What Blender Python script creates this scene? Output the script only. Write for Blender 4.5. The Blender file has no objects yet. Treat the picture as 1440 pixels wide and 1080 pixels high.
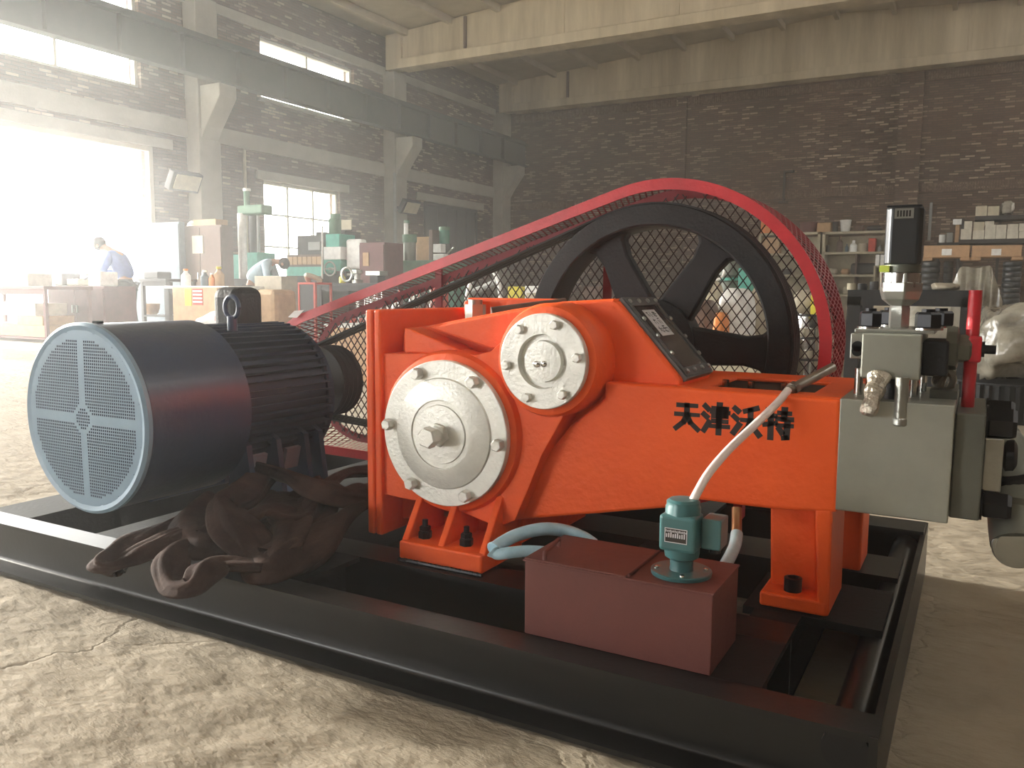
import bpy, bmesh, math, random
from mathutils import Vector, Matrix, noise
import numpy as np
R = random.Random(7)
PI = math.pi
S = bpy.context.scene
COL = S.collection
# ------------------------------------------------------------------ camera
PITCH, ROLL, YAW, F = 0.111473, 0.00755, -0.50769, 1176.6
CAMH = 0.85
_cy, _sy = math.cos(YAW), math.sin(YAW)
_Rx = np.array([[1, 0, 0], [0, math.cos(PITCH), -math.sin(PITCH)], [0, math.sin(PITCH), math.cos(PITCH)]])
_Rz = np.array([[math.cos(ROLL), -math.sin(ROLL), 0], [math.sin(ROLL), math.cos(ROLL), 0], [0, 0, 1]])
W2C = _Rz @ _Rx @ np.array([[_cy, -_sy, 0], [0, 0, -1], [_sy, _cy, 0]])
cam = bpy.data.objects.new('camera', bpy.data.cameras.new('camera'))
COL.objects.link(cam); S.camera = cam
cam.data.sensor_width = 36; cam.data.lens = F / 1440 * 36
cam.data.clip_start = 0.02; cam.data.clip_end = 200
_m = Matrix([[W2C[0, i], -W2C[1, i], -W2C[2, i]] for i in range(3)]).to_4x4()
_m.translation = (0, 0, CAMH)
cam.matrix_world = _m
# ------------------------------------------------------------------ world, sun, exposure
S.view_settings.view_transform = 'Standard'; S.view_settings.look = 'None'
S.view_settings.gamma = 1; S.view_settings.use_curve_mapping = False
S.view_settings.exposure = 1.62
SKY = 5.2
SUN = 3.5
w = bpy.data.worlds.new('sky'); S.world = w; w.use_nodes = True
wn = w.node_tree.nodes; wl = w.node_tree.links
bg = wn['Background']
bg.inputs[0].default_value = (1.0, 0.985, 0.945, 1); bg.inputs[1].default_value = SKY
sun = bpy.data.lights.new('sun', 'SUN'); sun.energy = SUN; sun.angle = 0.06; sun.color = (1, .94, .82)
so = bpy.data.objects.new('sun', sun); COL.objects.link(so)
SUND = Vector((-1, .0, .235)).normalized()
so.rotation_euler = SUND.to_track_quat('Z', 'Y').to_euler()
def portal(x, y, z, sy, sz, rot):
    l = bpy.data.lights.new('portal', 'AREA'); l.shape = 'RECTANGLE'; l.size = sy; l.size_y = sz
    o = bpy.data.objects.new('portal', l); COL.objects.link(o); o.location = (x, y, z)
    o.rotation_euler = rot
    l.cycles.is_portal = True
S.cycles.use_denoising = True
S.cycles.max_bounces = 8; S.cycles.diffuse_bounces = 5; S.cycles.glossy_bounces = 4
S.cycles.transmission_bounces = 6; S.cycles.volume_bounces = 1; S.cycles.transparent_max_bounces = 12
S.cycles.sample_clamp_indirect = 8
S.cycles.volume_step_rate = 4
# ------------------------------------------------------------------ helpers
K = 1.0                       # working unit of the section being built (the machine is modelled in units of 0.68 m)
def at(u, v, Y):
    d = W2C.T @ np.array([(u - 720) / F, (v - 540) / F, 1.0]); t = Y / d[1]
    return Vector((t * d[0], Y, CAMH / K + t * d[2]))
def atx(u, v, X):
    d = W2C.T @ np.array([(u - 720) / F, (v - 540) / F, 1.0]); t = X / d[0]
    return Vector((X, t * d[1], CAMH / K + t * d[2]))
def atz(u, v, Z):
    d = W2C.T @ np.array([(u - 720) / F, (v - 540) / F, 1.0]); t = (Z - CAMH / K) / d[2]
    return Vector((t * d[0], t * d[1], Z))
def lerp(a, b, t): return a + (b - a) * t
class MB:
    def __init__(s): s.v = []; s.f = []
    def add(s, vs, fs):
        n = len(s.v); s.v += [tuple(x) for x in vs]; s.f += [[i + n for i in f] for f in fs]; return s
    def box(s, x0, x1, y0, y1, z0, z1):
        return s.add([(x0, y0, z0), (x1, y0, z0), (x1, y1, z0), (x0, y1, z0), (x0, y0, z1), (x1, y0, z1), (x1, y1, z1), (x0, y1, z1)],
                     [(0, 3, 2, 1), (4, 5, 6, 7), (0, 1, 5, 4), (1, 2, 6, 5), (2, 3, 7, 6), (3, 0, 4, 7)])
    def obox(s, c, dx, dy, dz, m):
        n = len(s.v); s.box(-dx / 2, dx / 2, -dy / 2, dy / 2, -dz / 2, dz / 2)
        for i in range(n, len(s.v)): s.v[i] = tuple(m @ Vector(s.v[i]) + Vector(c))
        return s
    def prism(s, poly, axis, a, b):
        # poly: list of 2D; axis 'y': (x,z), 'x': (y,z), 'z': (x,y)
        def mk(p, t): return (p[0], t, p[1]) if axis == 'y' else ((t, p[0], p[1]) if axis == 'x' else (p[0], p[1], t))
        n = len(poly); ar = sum(poly[i][0] * poly[(i + 1) % n][1] - poly[(i + 1) % n][0] * poly[i][1] for i in range(n))
        P = list(poly) if (ar > 0) != (axis == 'y') else list(poly)[::-1]
        if a > b: a, b = b, a
        vs = [mk(p, a) for p in P] + [mk(p, b) for p in P]
        return s.add(vs, [list(range(n))[::-1], list(range(n, 2 * n))] + [(i, (i + 1) % n, n + (i + 1) % n, n + i) for i in range(n)])
    def lathe(s, prof, c, axis, n=32):
        # prof: (r, h) along axis direction
        ax = Vector(axis).normalized(); u = ax.orthogonal().normalized(); w_ = ax.cross(u); c = Vector(c)
        vs = []; fs = []
        for r, h in prof:
            for k in range(n):
                t = 2 * PI * k / n; vs.append(c + ax * h + (u * math.cos(t) + w_ * math.sin(t)) * max(r, 1e-5))
        for j in range(len(prof) - 1):
            for k in range(n):
                a = j * n + k; b = j * n + (k + 1) % n; fs.append((a, b, b + n, a + n))
        fs.append(list(range(n))[::-1]); m = (len(prof) - 1) * n; fs.append(list(range(m, m + n)))
        return s.add(vs, fs)
    def cyl(s, a, b, r, n=20, r2=None):
        a = Vector(a); b = Vector(b); return s.lathe([(r, 0), (r if r2 is None else r2, (b - a).length)], a, b - a, n)
    def hexb(s, c, axis, r, h, ph=0):
        ax = Vector(axis).normalized(); return s.lathe([(r * .9, 0), (r, .08 * h), (r, .85 * h), (r * .86, h)], c, ax, 6)
    def tube(s, pts, r, n=10, flat=1.0, up=(0, 0, 1), cap=True):
        P = [Vector(p) for p in pts]; rr = r if isinstance(r, (list, tuple)) else [r] * len(P)
        vs = []; fs = []; prev = None
        for i, p in enumerate(P):
            t = (P[min(i + 1, len(P) - 1)] - P[max(i - 1, 0)]).normalized()
            if prev is None:
                a = Vector(up).cross(t); a = a.normalized() if a.length > 1e-3 else t.orthogonal().normalized()
            else:
                a = (prev - t * prev.dot(t)).normalized()
            prev = a; b = t.cross(a)
            for k in range(n):
                q = 2 * PI * k / n; vs.append(p + a * math.cos(q) * rr[i] + b * math.sin(q) * rr[i] * flat)
        for j in range(len(P) - 1):
            for k in range(n):
                x = j * n + k; y = j * n + (k + 1) % n; fs.append((x, y, y + n, x + n))
        if cap: fs.append(list(range(n))[::-1]); m = (len(P) - 1) * n; fs.append(list(range(m, m + n)))
        return s.add(vs, fs)
    def sphere(s, c, rx, ry=None, rz=None, n=14, m=9):
        ry = ry or rx; rz = rz or rx; vs = []; fs = []
        for j in range(m + 1):
            t = PI * j / m
            for k in range(n):
                q = 2 * PI * k / n; vs.append((c[0] + rx * max(math.sin(t), 1e-4) * math.cos(q), c[1] + ry * max(math.sin(t), 1e-4) * math.sin(q), c[2] - rz * math.cos(t)))
        for j in range(m):
            for k in range(n):
                a = j * n + k; b = j * n + (k + 1) % n; fs.append((a, b, b + n, a + n))
        return s.add(vs, fs)
    def slab(s, A, B, C, D, th):
        A, B, C, D = map(Vector, (A, B, C, D)); nn = (B - A).cross(D - A).normalized() * th
        return s.add([A, B, C, D, A - nn, B - nn, C - nn, D - nn], [(0, 1, 2, 3), (7, 6, 5, 4), (0, 4, 5, 1), (1, 5, 6, 2), (2, 6, 7, 3), (3, 7, 4, 0)])
    def build(s, name, m, parent=None, smooth=0.6, bevel=0, origin=None, kind=None, label=None, seg=2):
        me = bpy.data.meshes.new(name); root = parent
        off = Vector((0, 0, 0))
        while root is not None: off += Vector(root.location); root = root.parent
        if origin is not None: off = Vector(origin) * K
        me.from_pydata([tuple(Vector(v) * K - off) for v in s.v], [], s.f)
        me.update(); me.materials.append(m)
        if smooth: me.shade_smooth(); me.set_sharp_from_angle(angle=smooth)
        o = bpy.data.objects.new(name, me); COL.objects.link(o)
        if parent is not None: o.parent = parent
        elif origin is not None: o.location = off
        if bevel:
            b = o.modifiers.new('bevel', 'BEVEL'); b.width = bevel * K; b.segments = seg; b.limit_method = 'ANGLE'; b.angle_limit = 0.6; b.harden_normals = False
        if kind: o['kind'] = kind
        if label: o['label'] = label
        return o
def smoothp(pts, n=8, closed=False):
    P = [Vector(p) for p in pts]; out = []; N = len(P)
    for i in range(N if closed else N - 1):
        g = (lambda j: P[j % N]) if closed else (lambda j: P[max(0, min(N - 1, j))])
        a, b, c, d = g(i - 1), g(i), g(i + 1), g(i + 2)
        for k in range(n):
            t = k / n; out.append(0.5 * ((2 * b) + (c - a) * t + (2 * a - 5 * b + 4 * c - d) * t * t + (3 * b - a - 3 * c + d) * t ** 3))
    if not closed: out.append(P[-1])
    return out
def thing(name, label, cat, loc=(0, 0, 0), group=None, rz=0):
    o = bpy.data.objects.new(name, None); COL.objects.link(o); o.location = Vector(loc) * K; o.empty_display_size = .1
    o.rotation_euler = (0, 0, rz); o['label'] = label; o['category'] = cat
    if group: o['group'] = group
    return o
def tag(o, label, cat, group=None):
    o['label'] = label; o['category'] = cat
    if group: o['group'] = group
    return o
def struct(name, mb, m, smooth=0, bevel=0, parent=None):
    o = mb.build(name, m, parent, smooth=smooth, bevel=bevel)
    if parent is None: o['kind'] = 'structure'
    return o
def dup(root, loc, label=None, group=None, rz=None):
    r = root.copy(); COL.objects.link(r); r.location = Vector(loc) * K
    if rz is not None: r.rotation_euler = (0, 0, rz)
    if label: r['label'] = label
    if group: r['group'] = group
    for ch in list(root.children):
        c = ch.copy(); COL.objects.link(c); c.parent = r
        for g in ch.children:
            d = g.copy(); COL.objects.link(d); d.parent = c
    return r
def mat(name, col, rough=.5, metal=0, col2=None, nscale=6, bump=0, bscale=40, stretch=None, spec=None, coat=0, alpha=None, lo=.35, hi=.65, trans=0):
    m = bpy.data.materials.new(name); m.use_nodes = True; n = m.node_tree.nodes; l = m.node_tree.links
    b = n['Principled BSDF']
    b.inputs['Base Color'].default_value = (*col, 1); b.inputs['Roughness'].default_value = rough; b.inputs['Metallic'].default_value = metal
    if spec is not None: b.inputs['Specular IOR Level'].default_value = spec
    if coat: b.inputs['Coat Weight'].default_value = coat; b.inputs['Coat Roughness'].default_value = .15
    if alpha is not None: b.inputs['Alpha'].default_value = alpha
    if trans: b.inputs['Transmission Weight'].default_value = trans
    tc = n.new('ShaderNodeTexCoord'); mp = n.new('ShaderNodeMapping'); l.new(tc.outputs['Object'], mp.inputs[0])
    if stretch: mp.inputs['Scale'].default_value = stretch
    if col2:
        t = n.new('ShaderNodeTexNoise'); t.inputs['Scale'].default_value = nscale; t.inputs['Detail'].default_value = 6; t.inputs['Roughness'].default_value = .65
        l.new(mp.outputs[0], t.inputs['Vector'])
        r = n.new('ShaderNodeMapRange'); r.inputs[1].default_value = lo; r.inputs[2].default_value = hi; l.new(t.outputs[0], r.inputs[0])
        x = n.new('ShaderNodeMix'); x.data_type = 'RGBA'; x.inputs[6].default_value = (*col, 1); x.inputs[7].default_value = (*col2, 1)
        l.new(r.outputs[0], x.inputs[0]); l.new(x.outputs[2], b.inputs['Base Color'])
    if bump:
        t2 = n.new('ShaderNodeTexNoise'); t2.inputs['Scale'].default_value = bscale; t2.inputs['Detail'].default_value = 5
        l.new(mp.outputs[0], t2.inputs['Vector'])
        bp = n.new('ShaderNodeBump'); bp.inputs['Strength'].default_value = bump; bp.inputs['Distance'].default_value = .01
        l.new(t2.outputs[0], bp.inputs['Height']); l.new(bp.outputs[0], b.inputs['Normal'])
    return m
M = {}
M['orange'] = mat('orange_paint', (.90, .118, .016), .48, 0, (.84, .098, .013), 5, .25, 60, spec=.32)
M['redpaint'] = mat('red_paint', (.55, .02, .03), .38, 0, (.42, .015, .025), 9, .15, 80)
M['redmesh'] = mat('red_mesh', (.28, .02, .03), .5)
M['silhouettemesh'] = mat('silhouette_mesh', (.045, .018, .016), .5)  # near-black red puts the mesh's backlit silhouette into the colour
M['black'] = mat('black_paint', (.005, .0055, .006), .34, 0, (.009, .009, .009), 5, .03, 70, spec=.4)
M['iron'] = mat('black_iron', (.010, .011, .0125), .58, 0, (.016, .017, .019), 12, .2, 120, spec=.3)
M['rubber'] = mat('rubber', (.012, .012, .013), .6)
M['blackox'] = mat('black_oxide', (.018, .019, .022), .32, .6)
M['steel'] = mat('machined_steel', (.42, .43, .40), .32, .9, (.33, .34, .31), 5, .08, 200, lo=.3, hi=.7)
M['steelblock'] = mat('ground_steel', (.40, .41, .36), .42, .6, (.27, .28, .24), 3.5, .05, 150, lo=.25, hi=.75)
M['steeldark'] = mat('dull_steel', (.17, .18, .155), .45, .7, (.13, .135, .115), 4)
M['alu'] = mat('cast_aluminium', (.80, .80, .75), .40, .35, (.62, .62, .575), 7, .15, 120)
M['chrome'] = mat('bright_steel', (.62, .62, .60), .18, 1)
M['rod'] = mat('worn_pipe', (.25, .22, .19), .35, .8, (.35, .32, .28), 20)
M['motor'] = mat('dark_blue_grey_paint', (.012, .030, .085), .36, 0, (.010, .025, .070), 4, .1, 50, coat=.15)
M['fins'] = mat('fin_paint', (.008, .019, .048), .5, 0, (.012, .025, .060), 8, spec=.3)
M['grille'] = mat('light_blue_paint', (.22, .34, .45), .4, 0, (.19, .30, .41), 8)
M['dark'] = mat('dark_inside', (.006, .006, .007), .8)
M['tank'] = mat('oxide_primer', (.135, .034, .026), .58, 0, (.112, .028, .022), 6, .1, 60)
M['tankedge'] = mat('oxide_primer_edge', (.11, .025, .02), .6)
M['teal'] = mat('teal_paint', (.050, .155, .165), .38, 0, (.042, .13, .14), 8, coat=.2)
M['copper'] = mat('copper_pipe', (.30, .15, .07), .4, .8)
M['hosew'] = mat('white_hose', (.80, .70, .68), .35, 0, spec=.6)
M['hoseb'] = mat('blue_hose', (.30, .50, .62), .3, 0, (.42, .62, .74), 18, spec=.6)
M['hosec'] = mat('clear_hose', (.28, .36, .40), .25, 0, (.40, .50, .54), 18)
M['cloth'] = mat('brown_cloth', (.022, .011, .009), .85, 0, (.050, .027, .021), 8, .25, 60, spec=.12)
M['paper'] = mat('paper', (.62, .62, .64), .7)
M['ink'] = mat('ink', (.02, .018, .018), .8)
M['plate'] = mat('nameplate', (.03, .022, .02), .4)
M['glassdark'] = mat('dirty_window', (.035, .025, .022), .25, 0, (.055, .04, .035), 6)
M['gasket'] = mat('grey_frame', (.075, .08, .08), .5, .2, (.11, .11, .11), 25)
M['bracket'] = mat('grey_bracket', (.15, .19, .25), .5)
M['blackr'] = mat('black_deck_paint', (.006, .0065, .007), .62, 0, (.011, .011, .011), 5, .12, 70, spec=.25)
M['actuator'] = mat('dark_grey_housing', (.055, .058, .062), .34, .55)
M['tape'] = mat('yellow_tape', (.65, .80, .12), .5)
M['foil'] = mat('crumpled_foil', (.55, .5, .42), .3, .7, (.3, .27, .22), 30, 1.0, 60)
def concrete(name, c, c2, b=.5, sc=2.0, st=None): return mat(name, c, .85, 0, c2, sc, b, 25, st, lo=.3, hi=.7)
M['conc'] = concrete('concrete_beam', (.66, .56, .40), (.36, .29, .19), .5, .9, (1.6, 1, .22))
M['conc2'] = concrete('concrete_column', (.36, .34, .29), (.26, .24, .20), .4, 1.5)
M['slab'] = concrete('roof_slab', (.50, .43, .32), (.34, .29, .21), .3, .8)
M['steelbeam'] = mat('crane_rail_paint', (.030, .040, .038), .6, .1, (.045, .05, .045), 3)
M['wframe'] = mat('window_frame_paint', (.45, .42, .35), .6)
def brickmat(name):
    m = bpy.data.materials.new(name); m.use_nodes = True; n = m.node_tree.nodes; l = m.node_tree.links; b = n['Principled BSDF']
    b.inputs['Roughness'].default_value = .9
    tc = n.new('ShaderNodeTexCoord'); geo = n.new('ShaderNodeNewGeometry')
    sp = n.new('ShaderNodeSeparateXYZ'); l.new(tc.outputs['Object'], sp.inputs[0])
    ad = n.new('ShaderNodeMath'); ad.operation = 'ADD'; l.new(sp.outputs[0], ad.inputs[0]); l.new(sp.outputs[1], ad.inputs[1])
    cb = n.new('ShaderNodeCombineXYZ'); l.new(ad.outputs[0], cb.inputs[0]); l.new(sp.outputs[2], cb.inputs[1])
    br = n.new('ShaderNodeTexBrick'); l.new(cb.outputs[0], br.inputs['Vector'])
    br.inputs['Scale'].default_value = 1; br.inputs['Brick Width'].default_value = .25; br.inputs['Row Height'].default_value = .066
    br.inputs['Mortar Size'].default_value = .010; br.inputs['Mortar Smooth'].default_value = .2; br.inputs['Bias'].default_value = -.1
    br.inputs['Color1'].default_value = (.090, .046, .030, 1); br.inputs['Color2'].default_value = (.165, .098, .066, 1); br.inputs['Mortar'].default_value = (.060, .045, .034, 1)
    # individual pale bricks
    b2 = n.new('ShaderNodeTexBrick'); l.new(cb.outputs[0], b2.inputs['Vector'])
    for k_, v_ in (('Scale', 1), ('Brick Width', .25), ('Row Height', .066), ('Mortar Size', 0), ('Bias', 0)): b2.inputs[k_].default_value = v_
    b2.inputs['Color1'].default_value = (0, 0, 0, 1); b2.inputs['Color2'].default_value = (1, 1, 1, 1); b2.inputs['Mortar'].default_value = (0, 0, 0, 1)
    sx = n.new('ShaderNodeSeparateColor'); l.new(b2.outputs['Color'], sx.inputs[0])
    mr = n.new('ShaderNodeMapRange'); mr.inputs[1].default_value = .72; mr.inputs[2].default_value = .90; l.new(sx.outputs[0], mr.inputs[0])
    nz = n.new('ShaderNodeTexNoise'); nz.inputs['Scale'].default_value = .35; l.new(cb.outputs[0], nz.inputs['Vector'])
    m2 = n.new('ShaderNodeMapRange'); m2.inputs[1].default_value = .28; m2.inputs[2].default_value = .75; l.new(nz.outputs[0], m2.inputs[0])
    mu = n.new('ShaderNodeMath'); mu.operation = 'MULTIPLY'; l.new(mr.outputs[0], mu.inputs[0]); l.new(m2.outputs[0], mu.inputs[1])
    inv = n.new('ShaderNodeMath'); inv.operation = 'SUBTRACT'; inv.inputs[0].default_value = 1; l.new(br.outputs['Fac'], inv.inputs[1])
    mu2 = n.new('ShaderNodeMath'); mu2.operation = 'MULTIPLY'; l.new(mu.outputs[0], mu2.inputs[0]); l.new(inv.outputs[0], mu2.inputs[1])
    x = n.new('ShaderNodeMix'); x.data_type = 'RGBA'; l.new(mu2.outputs[0], x.inputs[0]); l.new(br.outputs['Color'], x.inputs[6]); x.inputs[7].default_value = (.48, .38, .28, 1)
    n3 = n.new('ShaderNodeTexNoise'); n3.inputs['Scale'].default_value = .6; n3.inputs['Detail'].default_value = 5; l.new(tc.outputs['Object'], n3.inputs['Vector'])
    m3 = n.new('ShaderNodeMapRange'); m3.inputs[1].default_value = .3; m3.inputs[2].default_value = .7; m3.inputs[3].default_value = .75; m3.inputs[4].default_value = 1.15; l.new(n3.outputs[0], m3.inputs[0])
    hs = n.new('ShaderNodeHueSaturation'); l.new(m3.outputs[0], hs.inputs['Value']); l.new(x.outputs[2], hs.inputs['Color'])
    l.new(hs.outputs[0], b.inputs['Base Color'])
    bp = n.new('ShaderNodeBump'); bp.inputs['Distance'].default_value = .01; bp.inputs['Strength'].default_value = .7; l.new(inv.outputs[0], bp.inputs['Height']); l.new(bp.outputs[0], b.inputs['Normal'])
    return m
M['brick'] = brickmat('brick_masonry')
def floormat():
    m = mat('rough_concrete_floor', (.39, .335, .255), .9, 0, (.28, .237, .175), 3.2, 0, lo=.3, hi=.72)
    n = m.node_tree.nodes; l = m.node_tree.links; b = n['Principled BSDF']
    tc = [x for x in n if x.type == 'TEX_COORD'][0]
    mp = n.new('ShaderNodeMapping'); mp.inputs['Rotation'].default_value = (0, 0, .5); mp.inputs['Scale'].default_value = (1, 2.0, 1); l.new(tc.outputs['Object'], mp.inputs[0])
    a = n.new('ShaderNodeTexNoise'); a.inputs['Scale'].default_value = 8; a.inputs['Detail'].default_value = 8; a.inputs['Roughness'].default_value = .56; l.new(mp.outputs[0], a.inputs['Vector'])
    v = n.new('ShaderNodeTexVoronoi'); v.feature = 'DISTANCE_TO_EDGE'; v.inputs['Scale'].default_value = 1.3
    wv = n.new('ShaderNodeMix'); wv.data_type = 'RGBA'; wv.inputs[0].default_value = .12; l.new(tc.outputs['Object'], wv.inputs[6]); l.new(a.outputs['Color'], wv.inputs[7]); l.new(wv.outputs[2], v.inputs['Vector'])
    mr = n.new('ShaderNodeMapRange'); mr.inputs[1].default_value = 0; mr.inputs[2].default_value = .012; l.new(v.outputs[0], mr.inputs[0])
    ma = n.new('ShaderNodeMath'); ma.operation = 'MULTIPLY_ADD'; ma.inputs[1].default_value = .12; l.new(mr.outputs[0], ma.inputs[0]); l.new(a.outputs[0], ma.inputs[2])
    bp = n.new('ShaderNodeBump'); bp.inputs['Strength'].default_value = .8; bp.inputs['Distance'].default_value = .026; l.new(ma.outputs[0], bp.inputs['Height']); l.new(bp.outputs[0], b.inputs['Normal'])
    return m
M['floor'] = floormat()
def plain(name, c, rough=.6, metal=0, c2=None, ns=8, **k): 
    M[name] = mat(name, c, rough, metal, c2, ns, **k); return M[name]
for nm, c in dict(cardboard=(.50, .31, .17), whitebox=(.62, .58, .48), wood=(.45, .28, .14), green=(.05, .22, .16), green2=(.10, .20, .13), mint=(.10, .42, .34),
                  maroon=(.13, .045, .045), cream=(.50, .45, .33), shelfp=(.42, .37, .26), bluegrey=(.10, .14, .17), whitep=(.88, .88, .86), yellow=(.75, .65, .05),
                  redp=(.50, .05, .03), tarp=(.50, .48, .40), skin=(.45, .25, .17), blueshirt=(.12, .20, .50), paleshirt=(.45, .60, .72), trousers=(.035, .037, .04), hair=(.015, .013, .012),
                  greybox=(.30, .31, .30), rag=(.42, .37, .28), darkm=(.03, .03, .032), brownm=(.12, .07, .05), bucket=(.65, .64, .60), orangep=(.75, .25, .06)).items():
    plain(nm, c, .65, 0, tuple(x * .78 for x in c))
M['film'] = mat('plastic_film', (.36, .34, .28), .16, 0, (.17, .15, .12), 5, 1.0, 9, spec=.9)
M['tyre'] = mat('black_plastic_ring', (.03, .033, .036), .35)
# clear pane
gm = bpy.data.materials.new('window_glass'); gm.use_nodes = True; n_ = gm.node_tree.nodes; l_ = gm.node_tree.links
for x in list(n_):
    if x.type != 'OUTPUT_MATERIAL': n_.remove(x)
tr = n_.new('ShaderNodeBsdfTransparent'); tr.inputs[0].default_value = (.93, .95, .93, 1); gl = n_.new('ShaderNodeBsdfGlossy'); gl.inputs['Roughness'].default_value = .1
mx = n_.new('ShaderNodeMixShader'); mx.inputs[0].default_value = .06; l_.new(tr.outputs[0], mx.inputs[1]); l_.new(gl.outputs[0], mx.inputs[2])
l_.new(mx.outputs[0], [x for x in n_ if x.type == 'OUTPUT_MATERIAL'][0].inputs[0]); M['pane'] = gm
def setpoly(us, Y): return [(lambda p: (p.x, p.z))(at(u, v, Y)) for u, v in us]
def text(body, size_w, origin, m, parent, name='lettering', off=0, rx=PI / 2, thick=.0006, rot=None, bend=None, maxh=None):
    c = bpy.data.curves.new('t', 'FONT'); c.body = body; c.size = 1; c.offset = off; c.extrude = .002
    o = bpy.data.objects.new('t', c); COL.objects.link(o); bpy.context.view_layer.update()
    me = bpy.data.meshes.new_from_object(o.evaluated_get(bpy.context.evaluated_depsgraph_get()))
    bpy.data.objects.remove(o); bpy.data.curves.remove(c)
    xs = [v.co.x for v in me.vertices]; ys = [v.co.y for v in me.vertices]
    if not xs: return None
    s = size_w / (max(xs) - min(xs)); x0 = min(xs); y0 = min(ys)
    sy = s if not maxh else maxh / (max(ys) - y0)
    rotm = rot or Matrix.Rotation(rx, 3, 'X')
    base = Vector((0, 0, 0)); r = parent
    while r is not None: base += Vector(r.location); r = r.parent
    for v in me.vertices:
        q = Vector(((v.co.x - x0) * s, (v.co.y - y0) * sy, v.co.z / .002 * thick))
        if bend: q.z += bend(q.x, q.y)
        v.co = (rotm @ q) + Vector(origin) - base
    me.materials.clear(); me.materials.append(m)
    ob = bpy.data.objects.new(name, me); COL.objects.link(ob); ob.parent = parent
    return ob

# ================================================================== ROOM (metres)
XL, XR, YF, YB = -15.47, 7.0, -9.0, 27.0
def roofz(x): return 8.05 + .065 * (x - XL) if x < -4 else 8.05 + .065 * (-4 - XL) - .065 * (x + 4)
# floor: uneven slab, fine near the machine
fb = MB(); xs = []; x = XL - 6
while x < XR:
    xs.append(x); x += .035 if -3.6 < x < .8 else .45
xs.append(XR); ys = []; y = YF
while y < YB:
    ys.append(y); y += .035 if .55 < y < 3.4 else .45
ys.append(YB)
for yy in ys:
    for xx in xs:
        z = 0
        if -3.7 < xx < .9 and .5 < yy < 3.5:
            z = .008 * noise.noise(Vector((xx * 2.2, yy * 2.2, 0))) + .0055 * noise.noise(Vector((xx * 7 + yy * 4, yy * 13 - xx * 5, 3))) - .009
            z -= .009 * max(0, noise.noise(Vector((xx * 4 + yy * 2.5, yy * 9 - xx * 3, 9))) - .32) * 3
        fb.v.append((xx, yy, z))
nx = len(xs)
for j in range(len(ys) - 1):
    for i in range(nx - 1):
        a = j * nx + i; fb.f.append((a, a + 1, a + nx + 1, a + nx))
struct('floor', fb, M['floor'], smooth=3.0)
# left wall with openings: (y0,y1,z0,z1)
opens = [(6.6, 12.1, 0.0, 3.8), (-.6, 5.6, 0.0, 5.1), (6.6, 11.9, 4.95, 7.0), (15.25, 18.7, 5.42, 6.87), (15.25, 18.05, 1.1, 3.48),
         (-7, -2, 1.1, 3.6)]  # tall second opening and this last one unseen, sized to light the machine
def wallcells(o_, a0, a1, z1, mk, mb):
    A = sorted({a0, a1} | {o[0] for o in o_} | {o[1] for o in o_}); Z = sorted({0, z1} | {o[2] for o in o_} | {o[3] for o in o_})
    for i in range(len(A) - 1):
        for j in range(len(Z) - 1):
            ca, cz = (A[i] + A[i + 1]) / 2, (Z[j] + Z[j + 1]) / 2
            if any(o[0] < ca < o[1] and o[2] < cz < o[3] for o in o_): continue
            mk(mb, A[i], A[i + 1], Z[j], Z[j + 1])
wb = MB(); wallcells(opens, YF, YB, 8.1, lambda m, a, b, c, d: m.box(XL - .37, XL, a, b, c, d), wb)
struct('wall_left', wb, M['brick'])
wb = MB(); wb.prism([(XL, 0), (XR, 0), (XR, roofz(XR)), (-4, roofz(-4)), (XL, roofz(XL))], 'y', YB, YB + .37)
wall_back = struct('wall_back', wb, M['brick'])
fo = [(-12.5, -7.0, 0, 3.2)]  # unseen opening shaped as low fill light for the machine's front faces
wb = MB(); wallcells(fo, XL, XR, 8.05, lambda m, a, b, c, d: m.box(a, b, YF - .37, YF, c, d), wb); struct('wall_front', wb, M['brick'])
ro = [(15.0, 18.6, 5.4, 6.9)]
wb = MB(); wallcells(ro, YF, YB, 7.4, lambda m, a, b, c, d: m.box(XR, XR + .37, a, b, c, d), wb); struct('wall_right', wb, M['brick'])
for a, b, c, d in opens: portal(XL - .1, (a + b) / 2, (c + d) / 2, b - a, d - c, Matrix(((0, 0, 1), (1, 0, 0), (0, 1, 0))).transposed().transposed().to_euler() if False else (PI / 2, 0, -PI / 2))
for a, b, c, d in fo: portal((a + b) / 2, YF - .1, (c + d) / 2, b - a, d - c, (-PI / 2, PI, 0))
for a, b, c, d in ro: portal(XR + .1, (a + b) / 2, (c + d) / 2, b - a, d - c, (PI / 2, 0, PI / 2))
cb = MB(); cb.prism([(XL - .4, roofz(XL)), (-4, roofz(-4)), (XR + .4, roofz(XR)), (XR + .4, roofz(XR) + .25), (-4, roofz(-4) + .25), (XL - .4, roofz(XL) + .25)], 'y', YF - .4, YB + .4)
ceiling = struct('ceiling', cb, M['slab'])
# roof slab ribs (purlins) run along Y between beams
for i in range(14):
    x = XL + .9 + i * 1.5; b = MB(); b.box(x - .06, x + .06, YF, YB, roofz(x) - .17, roofz(x) + .02)
    b.build('rib', M['slab'], ceiling, smooth=0)
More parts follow.
